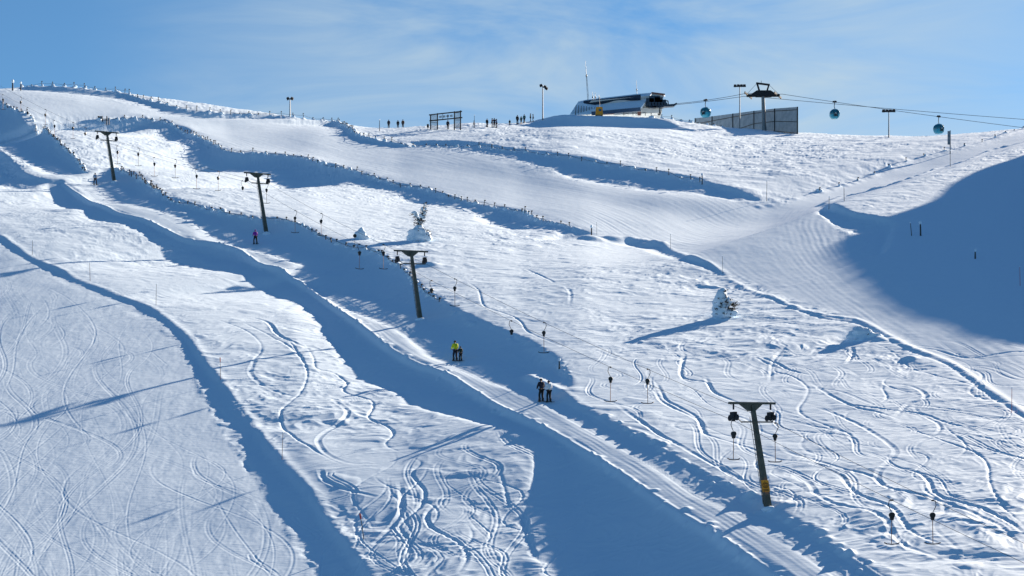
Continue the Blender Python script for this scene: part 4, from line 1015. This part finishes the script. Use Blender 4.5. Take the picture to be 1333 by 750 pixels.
mound(1122,440,'snow covered boulder heap on the slope beside the piste edge',[(0,0,.3,.8,.75),(-.7,.1,.15,.7,.5),(.6,0,.25,.5,.45),(1.2,0,.05,.7,.4)],30,stones=[(.45,-.35,.35,.16),(.75,-.3,.3,.12)])

# ------------------------------------------------------------------ skyline: floodlights, masts
def pole_light(u, p, p_top, label, heads, r=.11, bar=None):
    q = at(u, p); 
    H = (p-p_top)/ppm(q.y)
    t = thing('floodlight', q, label, 'floodlight', 'floodlight masts on the skyline')
    MB().tube([(0,0,-.8),(0,0,H*.97)], [r*1.25, r*.8], 8).build('mast', M_GALV, t)
    if bar: MB().beam((-bar,0,H*.955),(bar,0,H*.955),.10,.10).build('lamp_bar', M_GALV, t)
    for x, dz, tilt in heads:
        rot = Matrix.Rotation(R(tilt), 3, 'Y') @ Matrix.Rotation(R(25), 3, 'X')
        h = MB().box((x,-.05,H*.955+dz), (.62,.5,.46), rot, .75).build('lamp_head', M_DARK, t)
        MB().box(Vector((x,-.05,H*.955+dz)) + rot @ Vector((0,0,-.25)), (.5,.4,.05), rot).build('lamp_lens', M_LAMP, h)
pole_light(706.5,156,109.5,'tall floodlight mast standing left of the lift station mound',[(-.35,.1,-25),(.45,-.15,25),(.75,-.5,30)])
pole_light(963,166,108,'tall floodlight with a row of lamps in front of the wind fence',[(-.95,.02,0),(-.3,.05,0),(.35,.05,0),(.95,.05,0)],bar=1.15)
pole_light(1157,179,143,'floodlight with a row of lamps alone on the crest between the two right hand gondolas',[(-1.0,.02,0),(-.35,.05,0),(.3,.05,0),(.95,.05,0)],bar=1.2)
pole_light(377.5,150,126,'short twin headed floodlight above the left snow fence',[(-.4,.05,-30),(.4,.05,30)])

# ------------------------------------------------------------------ start gate
q = at(580,169); Yg = q.y; kx = Yg/FPX
X = lambda u: (u-580)*kx
Z = lambda p: (HZ-p)*kx - q.z
t = thing('start_gate', q, 'start gate of grey poles and netted panels on the skyline', 'start gate')
for u, pt, pb in ((560.5,149.5,170),(569.5,147.5,170),(591.5,145,169),(599.5,144,168)):
    MB().tube([(X(u),0,Z(pb)-.5),(X(u),0,Z(pt))], .13, 6).build('post', M_WOOD, t)
for (a, pa), (b, pb) in (((558.5,150),(601.5,145.3)),((559,157.6),(602,153.4))): MB().tube([(X(a),-.16,Z(pa)),(X(b),-.16,Z(pb))], .12, 6).build('beam', M_WOOD, t)
for (a, b, p1, p2) in ((561,569,151,169),(592,599,147,166)):
    m = MB()
    for k in range(1, 6): m.tube([(X(a)+(X(b)-X(a))*k/6,.02,Z(p1)),(X(a)+(X(b)-X(a))*k/6,.02,Z(p2))], .03, 4)
    for k in range(1, 14): m.tube([(X(a),.03,Z(p1)+(Z(p2)-Z(p1))*k/14),(X(b),.03,Z(p1)+(Z(p2)-Z(p1))*k/14)], .03, 4)
    m.build('net_panel', M_PALE, t)
    for zz in (Z(p1), Z(p2), (Z(p1)+Z(p2))/2): MB().tube([(X(a),-.06,zz),(X(b),-.06,zz)], .05, 5).build('cross_rail', M_WOOD, t)
m = MB()
for k in range(4): m.box((X(573.4+4.7*k), .02, Z(152.1-.45*k)), (.52, .05, .42), Matrix.Rotation(R(-6), 3, 'Y'))
m.build('banner', M_PALE, t)
for f in (.3,.62): MB().tube([(X(570+21*f),-.05,Z(149)),(X(570+21*f),-.05,Z(156))], .05, 5).build('strut', M_WOOD, t)
q2 = at(557,169.5); t2 = thing('timing_box', q2, 'small dark box on a stand left of the start gate', 'box')
MB().beam((0,0,-.4),(0,0,.5),.1).build('stand', M_WOOD, t2); MB().box((0,0,.75),(.4,.35,.6),None,.9).build('case', M_DARK, t2)

# ------------------------------------------------------------------ lift station on its mound
YS = 388.0; ks = YS/FPX
SX = lambda u: (u-CX)*ks
SZ = lambda p: (HZ-p)*ks
org = Vector((SX(800), YS, SZ(151)))
st = thing('lift_station', org, 'low cable car station with snowy sloping roof and white gable on the skyline mound', 'lift station')
def SP(u, p, dy=0.0): return Vector((SX(u)*(1+dy/YS), YS+dy, SZ(p)*(1+dy/YS))) - org
# body: wall under the eaves, from the snow up
w = MB()
w.prism([SP(750,150,3.2), SP(768,146.6,3.2), SP(862,145,3.2), SP(856,124,3.2), SP(770,131,3.2)], (0,6.5,0)); w.build('hall', M_WHITE, st)
w = MB(); w.prism([SP(772,149.4,2.6), SP(772,145.2,2.6), SP(800,143.6,2.6), SP(800,148.4,2.6)], (0,.5,0)); w.build('lower_wall', M_REDB, st)
w = MB(); w.prism([SP(800,149.4,2.6), SP(800,143.6,2.6), SP(858,139,2.6), SP(858,147,2.6)], (0,.5,0)); w.build('lower_wall', M_WHITE, st)
# roof slab: near eave low, ridge high; hipped left end
th = Vector((0,0,-.28))
roof = [SP(742,148.6,1.5), SP(790,146.0,0), SP(834,140.6,0), SP(849,120.8,5.5), SP(829,122.3,5.6), SP(764,129.8,5.5), SP(753,132,4.0)]
m = MB(); n = len(roof); m.add([p for p in roof] + [p+th for p in roof], [tuple(range(n)), tuple(range(2*n-1, n-1, -1))] + [(i, i+n, (i+1) % n+n, (i+1) % n) for i in range(n)])
rf = m.build('roof', M_RIME, st)
# far slope of the roof
m = MB(); back = [SP(849,120.8,5.5), SP(866,124,12), SP(770,131,12), SP(764,129.8,5.5)]; m.add([p for p in back] + [p+th for p in back], [(0,1,2,3),(7,6,5,4)] + [(i, i+4, (i+1) % 4+4, (i+1) % 4) for i in range(4)]); m.build('far_roof', M_RIME, st)
# the dark window band in the roof, and the eave fascia
def on_roof(u, f, lift=.32):
    """point of the near slope at pixel column u, f from eave (0) to ridge (1)"""
    e = SP(u, float(np.interp(u, [742,790,834], [148.6,146,140.6])), float(np.interp(u,[742,790],[1.5,0]))); ru = float(np.interp(u, [742,764,829,849], [753,764,829,849]))
    g_ = SP(ru, float(np.interp(ru, [753,764,829,849], [132,129.8,122.3,120.8])), 5.3)
    return e.lerp(g_, f) + Vector((0,-lift,lift))
m = MB(); cols = np.linspace(757,834,12)
for a, b in zip(cols[:-1], cols[1:]):
    f0 = .60 + .04*math.sin(a); f1 = .60 + .04*math.sin(b)
    m.add([on_roof(a,f0), on_roof(b,f1), on_roof(b,.80), on_roof(a,.80), on_roof(a,f0,-.05), on_roof(b,f1,-.05), on_roof(b,.80,-.05), on_roof(a,.80,-.05)], [(0,1,2,3),(7,6,5,4),(0,4,5,1),(1,5,6,2),(2,6,7,3),(3,7,4,0)])
m.build('window_band', M_BAND, rf)
m = MB(); m.beam(SP(770,148.0,.0), SP(834,142.2,-.15), .25, .75); m.build('eave_fascia', M_FASCIA, st)
m = MB()
for k in range(9): m.beam(SP(749+3.6*k, 149.8, 1.2), SP(750+3.4*k, 137+.4*k, 1.6), .13, .13)
m.build('end_battens', M_GALV, st)
# open end with machinery
m = MB(); m.prism([SP(849,121.2,4.0), SP(864.5,123.3,4.0), SP(862,134,4.0), SP(846,127,4.0)], (0,.4,0)); gb = m.build('gable', M_WHITE, st)
m = MB(); m.beam(SP(848,120.9,3.8), SP(865.5,123.1,3.8), .3, .28); m.build('gable_trim', M_REDB, st)
m = MB()
for (u, p, sx, sz) in ((846,134,1.6,1.6),(852,133,2.2,2.2),(857,131.5,1.6,1.2),(861,134,1.8,1.0),(856,138,2.4,.9),(849,139,1.6,.7)): m.box(SP(u,p,2.6), (sx,1.6,sz))
for k in range(6): m.disc(SP(846+4*k,135.5,1.7), (0,1,0), .42, .22)
m.beam(SP(842,137.5,2), SP(866,135.2,2), .25, .35); m.beam(SP(866,131.2,2), SP(869.5,131.6,2), .2, .2); m.beam(SP(869.5,131.4,2), SP(870,136.5,2), .2, .2)
m.build('drive_machinery', M_BAND, st)
m = MB(); m.beam(SP(862,138.4,2.2), SP(877,137.6,2.2), 1.2, .45); m.beam(SP(876.5,137.7,2.2), SP(881,134.8,2.2), 1.2, .35, w2=.9, h2=.2); m.build('rope_guide_arm', M_BAND, st)
m = MB()
for u in (765,812,824,828,834,840): m.beam(SP(u,150.5,1.8), SP(u,146.5,1.8), .12, .12)
m.beam(SP(810,148,1.8), SP(842,146.6,1.8), .07, .07); m.build('railing', M_WOOD, st)
m = MB(); m.box(SP(832,148,1.5), (.7,.5,.7)); m.build('control_box', M_REDB, st)
m = MB(); m.prism([SP(858,140,3), SP(860.5,147.5,3), SP(857.5,147.5,3), SP(855.5,140,3)], (0,2,0)); m.build('pillar', M_DARK, st)
# masts on the roof
def mast(u, p0, p1, dy, label, lattice=True):
    a = SP(u[0], p0, dy) + org; b = SP(u[1], p1, dy) + org
    t = thing('antenna_mast', a, label, 'antenna mast'); d = b-a
    if lattice:
        m = MB(); 
        for k in range(3):
            o = Vector((.16*math.cos(2.1*k), .16*math.sin(2.1*k), 0)); m.tube([o, o*.6 + d*.62], .035, 4)
        for k in range(14):
            f = .62*k/14; o = lambda j, g: Vector((.16*math.cos(2.1*j), .16*math.sin(2.1*j), 0))*(1-.4*g/.62) + d*g
            m.tube([o(k % 3, f), o((k+1) % 3, f+.044)], .02, 3)
        m.build('lattice', M_GALV, t); MB().tube([d*.6, d], [.05,.02], 5).build('whip', M_GALV, t); MB().lump(d*.62, (.16,.16,.35), 2, .1, 8).build('aerial', M_GALV, t)
    else:
        MB().tube([(0,0,0), d], [.06,.03], 5).build('rod', M_GALV, t); MB().lump(d*.35, (.15,.15,.22), 2, .1, 8).build('aerial', M_GALV, t)
mast((765.5,762), 131, 79, 5.6, 'tall lattice antenna mast rising from the left end of the station roof')
mast((829.2,828.4), 123.5, 105, 5.6, 'short antenna mast on the right end of the station roof', False)
mast((771.8,771.2), 130.5, 120, 5.0, 'leftmost of the three small aerials on the station roof', False)
mast((775.2,774.8), 130, 120.5, 5.0, 'middle of the three small aerials on the station roof', False)
mast((780,779.6), 130.5, 123.5, 5.0, 'rightmost small aerial behind the yellow cabin', False)
# yellow cabin on a short mast in front of the station
q = Vector((SX(778.5), 383.0, 0)); q.z = zg(q.x, q.y); t = thing('cabin', q, 'small yellow cabin in front of the lift station', 'cabin')
b0 = 383.0*(HZ-150.8)/FPX - q.z
m = MB(); m.box((0,0,b0+.82), (1.5,1.3,1.55), None, .88); m.build('shell', M_YELLOW, t)
m = MB(); m.box((.15,-.66,b0+1.0), (.5,.08,.4)); m.build('window', M_GLASS, t)
m = MB(); m.box((0,0,b0+1.6), (1.25,1.1,.12)); m.build('roof', M_YELLOW, t)
m = MB()
for x in (-.5,.5): m.tube([(x,0,-.4),(x,0,b0+.15)], .09, 6)
m.build('legs', M_DARK, t)
MB().tube([(.1,.3,b0+1.5),(.1,.3,b0+4.0)], .04, 5).build('rod', M_GALV, t)

# ------------------------------------------------------------------ cable tower, cables, gondolas, wind fence
YT = 392.0; kt = YT/FPX
TX = lambda u: (u-CX)*kt
TZ = lambda p: (HZ-p)*kt
tb = at(994,171); org2 = Vector((TX(994.5), YT, zg(TX(994.5), YT)))
tw = thing('cable_tower', org2, 'steel cable car tower with broad crosshead standing by the wind fence', 'cable car tower')
TP = lambda u, p, dy=0.0: Vector((TX(u), YT+dy, TZ(p))) - org2
MB().tube([TP(995,175)-Vector((0,0,.5)), TP(993.3,126)], [.48,.34], 12).build('column', M_GALV, tw)
m = MB(); m.beam(TP(972,124.5), TP(1015,124.3), .55, .5); m.prism([TP(978,122.6,-.3), TP(985,118,-.3), TP(1003,118,-.3), TP(1010,122.6,-.3), TP(1004,126.5,-.3), TP(984,126.5,-.3)], (0,.6,0)); m.build('crosshead', M_DARK, tw)
m = MB()
m.beam(TP(988.5,118.5), TP(985.5,108.6), .32, .32); m.beam(TP(998.5,118.5), TP(1001,110.2), .32, .32); m.beam(TP(984.3,108.4), TP(1002,110.6), .34, .34)
m.tube([TP(991,109), TP(991,105)], .04, 4)
m.tube([TP(985,109), TP(972,123)], .03, 4); m.tube([TP(1001,110.5), TP(1014,123)], .03, 4); m.build('lifting_frame', M_DARK, tw)
for u in (974.0, 1012.5):
    m = MB(); m.beam(TP(u-5.5,123.4,-1.8), TP(u+5.5,124.8,1.8), .18, .25)
    for k in range(5):
        f = k/4; m.disc(TP(u-5.5+11*f, 123.6+1.2*f, -1.8+3.6*f), (0.9,-.45,0), .30, .14, 12)
    m.build('sheave_train', M_DARK, tw)
c1 = Vector((TX(968), YT+1, TZ(124.2))); c2 = Vector((TX(1018), YT-1, TZ(124.2)))
def far(u, p, y): return Vector(((u-CX)/FPX*y, y, (HZ-p)/FPX*y))
sta = SP(881,135,3) + org; stb = SP(879,136.5,4) + org
upper = span(stb, c1, .1, 10) + span(c1+Vector((2,0,0)), far(1700,180,372), 0.5, 30)
lower = span(sta, c1 + Vector((.3,-3,-.05)), .2, 10) + span(c2, far(1700,207,372), 0.75, 30)
def poly_at_u(P, u):
    for a, b in zip(P[:-1], P[1:]):
        ua, ub = CX + FPX*a.x/a.y, CX + FPX*b.x/b.y
        if min(ua, ub) <= u <= max(ua, ub) and abs(ub-ua) > 1e-6: return a.lerp(b, (u-ua)/(ub-ua))
for P, lab in ((upper, 'upper cable of the gondola lift running off to the right'), (lower, 'lower cable of the gondola lift carrying the cabins')):
    tag(MB().tube(P, .045, 5).build('cable', M_ROPE), lab, 'cable')
def make_gondola():
    r = thing('gondola', (0,0,0), 'x', 'gondola', 'teal gondolas on the cable')
    H = 0
    m = MB(); m.box((0,0,0.0), (.9,.35,.22)); m.box((.1,0,.17), (.35,.3,.2)); m.disc((-.3,0,.12), (0,1,0), .14, .2, 10); m.disc((.3,0,.12), (0,1,0), .14, .2, 10); m.build('grip', M_DARK, r)
    m = MB(); m.tube([(0,0,0),(-.02,0,-.5),(-.1,0,-.95),(.0,0,-1.35),(.12,0,-1.6)], [.09,.08,.07,.07,.08], 6); m.beam((-.35,0,-1.62),(.5,0,-1.62),.1,.12); m.build('hanger_arm', M_DARK, r)
    # shell: rounded box lofted from rings
    rings = [(-1.62,.34,.42),(-1.78,.72,.74),(-2.1,.98,.92),(-2.6,1.10,1.0),(-3.05,1.08,.98),(-3.45,.92,.86),(-3.72,.62,.64)]
    def loft(rs, grow=0.0, n=24, e=3.2):
        vs = []; fs = []
        for z, a, b in rs:
            for k in range(n):
                t = 2*math.pi*k/n; c, s = math.cos(t), math.sin(t)
                vs.append(((a+grow)*math.copysign(abs(c)**(2/e), c), (b+grow)*math.copysign(abs(s)**(2/e), s), z))
        for i in range(len(rs)-1):
            for k in range(n): fs.append((i*n+k, (i+1)*n+k, (i+1)*n+(k+1) % n, i*n+(k+1) % n))
        fs.append(tuple(range(n))); fs.append(tuple(range(len(rs)*n-1, (len(rs)-1)*n-1, -1)))
        return vs, fs
    sh = MB().add(*loft(rings)).build('shell', M_TEAL, r, True)
    m = MB().add(*loft([(-2.05,.975,.915),(-2.3,1.045,.965),(-2.6,1.10,1.0),(-2.85,1.095,.992)], .012)); m.build('window_band', M_GLASS, sh, True)
    m = MB(); 
    for x in (-.42,.42): m.beam((x,-1.0,-1.95),(x,-1.02,-3.5),.05,.06)
    m.build('door_frame', M_DARK, sh)
    m = MB(); m.tube([(.17*math.cos(a), -1.045, -2.85+.30*math.sin(a)) for a in np.linspace(0, 2*math.pi, 18)], .055, 5); m.build('number', M_LAMP, sh)
    m = MB(); m.box((0,-1.08,-3.3), (.8,.18,.06)); m.box((0,-1.1,-3.05),(.6,.05,.3)); m.build('ski_rack', M_DARK, sh)
    return r
gp = make_gondola()
for i, (u, P, rz, lab) in enumerate(((918.5,lower,R(-35),'teal gondola between the station and the cable tower'),(1086.5,lower,R(4),'teal gondola with a pale zero on its side hanging clear in the sky'),(1222,lower,R(30),'teal gondola half hidden behind the crest at the right'))):
    g_ = gp if i == 0 else copy_tree(gp)
    g_.location = poly_at_u(P, u); g_.rotation_euler = (0,0,rz); g_['label'] = lab; g_.scale = (.92,)*3
# wind fence: boarded panels between posts, receding to the left
ends = [(1038,384,139.2), (1008.5,392,141.4), (981.5,400,144.4), (954,408,148.0), (927,417,151.5), (905,424,154)]
w0 = far(1038,168,384); wf = thing('wind_fence', w0, 'tall boarded wind fence receding along the crest behind the cable tower', 'fence')
pts = []
for u, y, p in ends:
    tp = far(u, p, y); gz = zg(tp.x, tp.y); pts.append((tp - w0, Vector((tp.x, tp.y, min(gz, tp.z-3) - .6)) - w0))
for i, (a, b) in enumerate(pts): MB().beam(b, a, .26, .26).build('post', M_DARK, wf)
for (a0, b0_), (a1, b1) in zip(pts[:-1], pts[1:]):
    m = MB(); n = 22; dn = Vector((0,.06,0))
    for k in range(n):
        f0, f1 = k/n, (k+.86)/n
        p = [b0_.lerp(b1, f0), b0_.lerp(b1, f1), a0.lerp(a1, f1), a0.lerp(a1, f0)]
        m.add([v for v in p] + [v+dn for v in p], [(0,1,2,3),(7,6,5,4),(0,4,5,1),(1,5,6,2),(2,6,7,3),(3,7,4,0)])
    pn = m.build('board_panel', M_GREY, wf)
    m = MB()
    for f in (.12,.5,.9): m.beam(b0_.lerp(a0, f) - dn*1.5, b1.lerp(a1, f) - dn*1.5, .12, .12)
    m.build('rail', M_WOOD, pn)
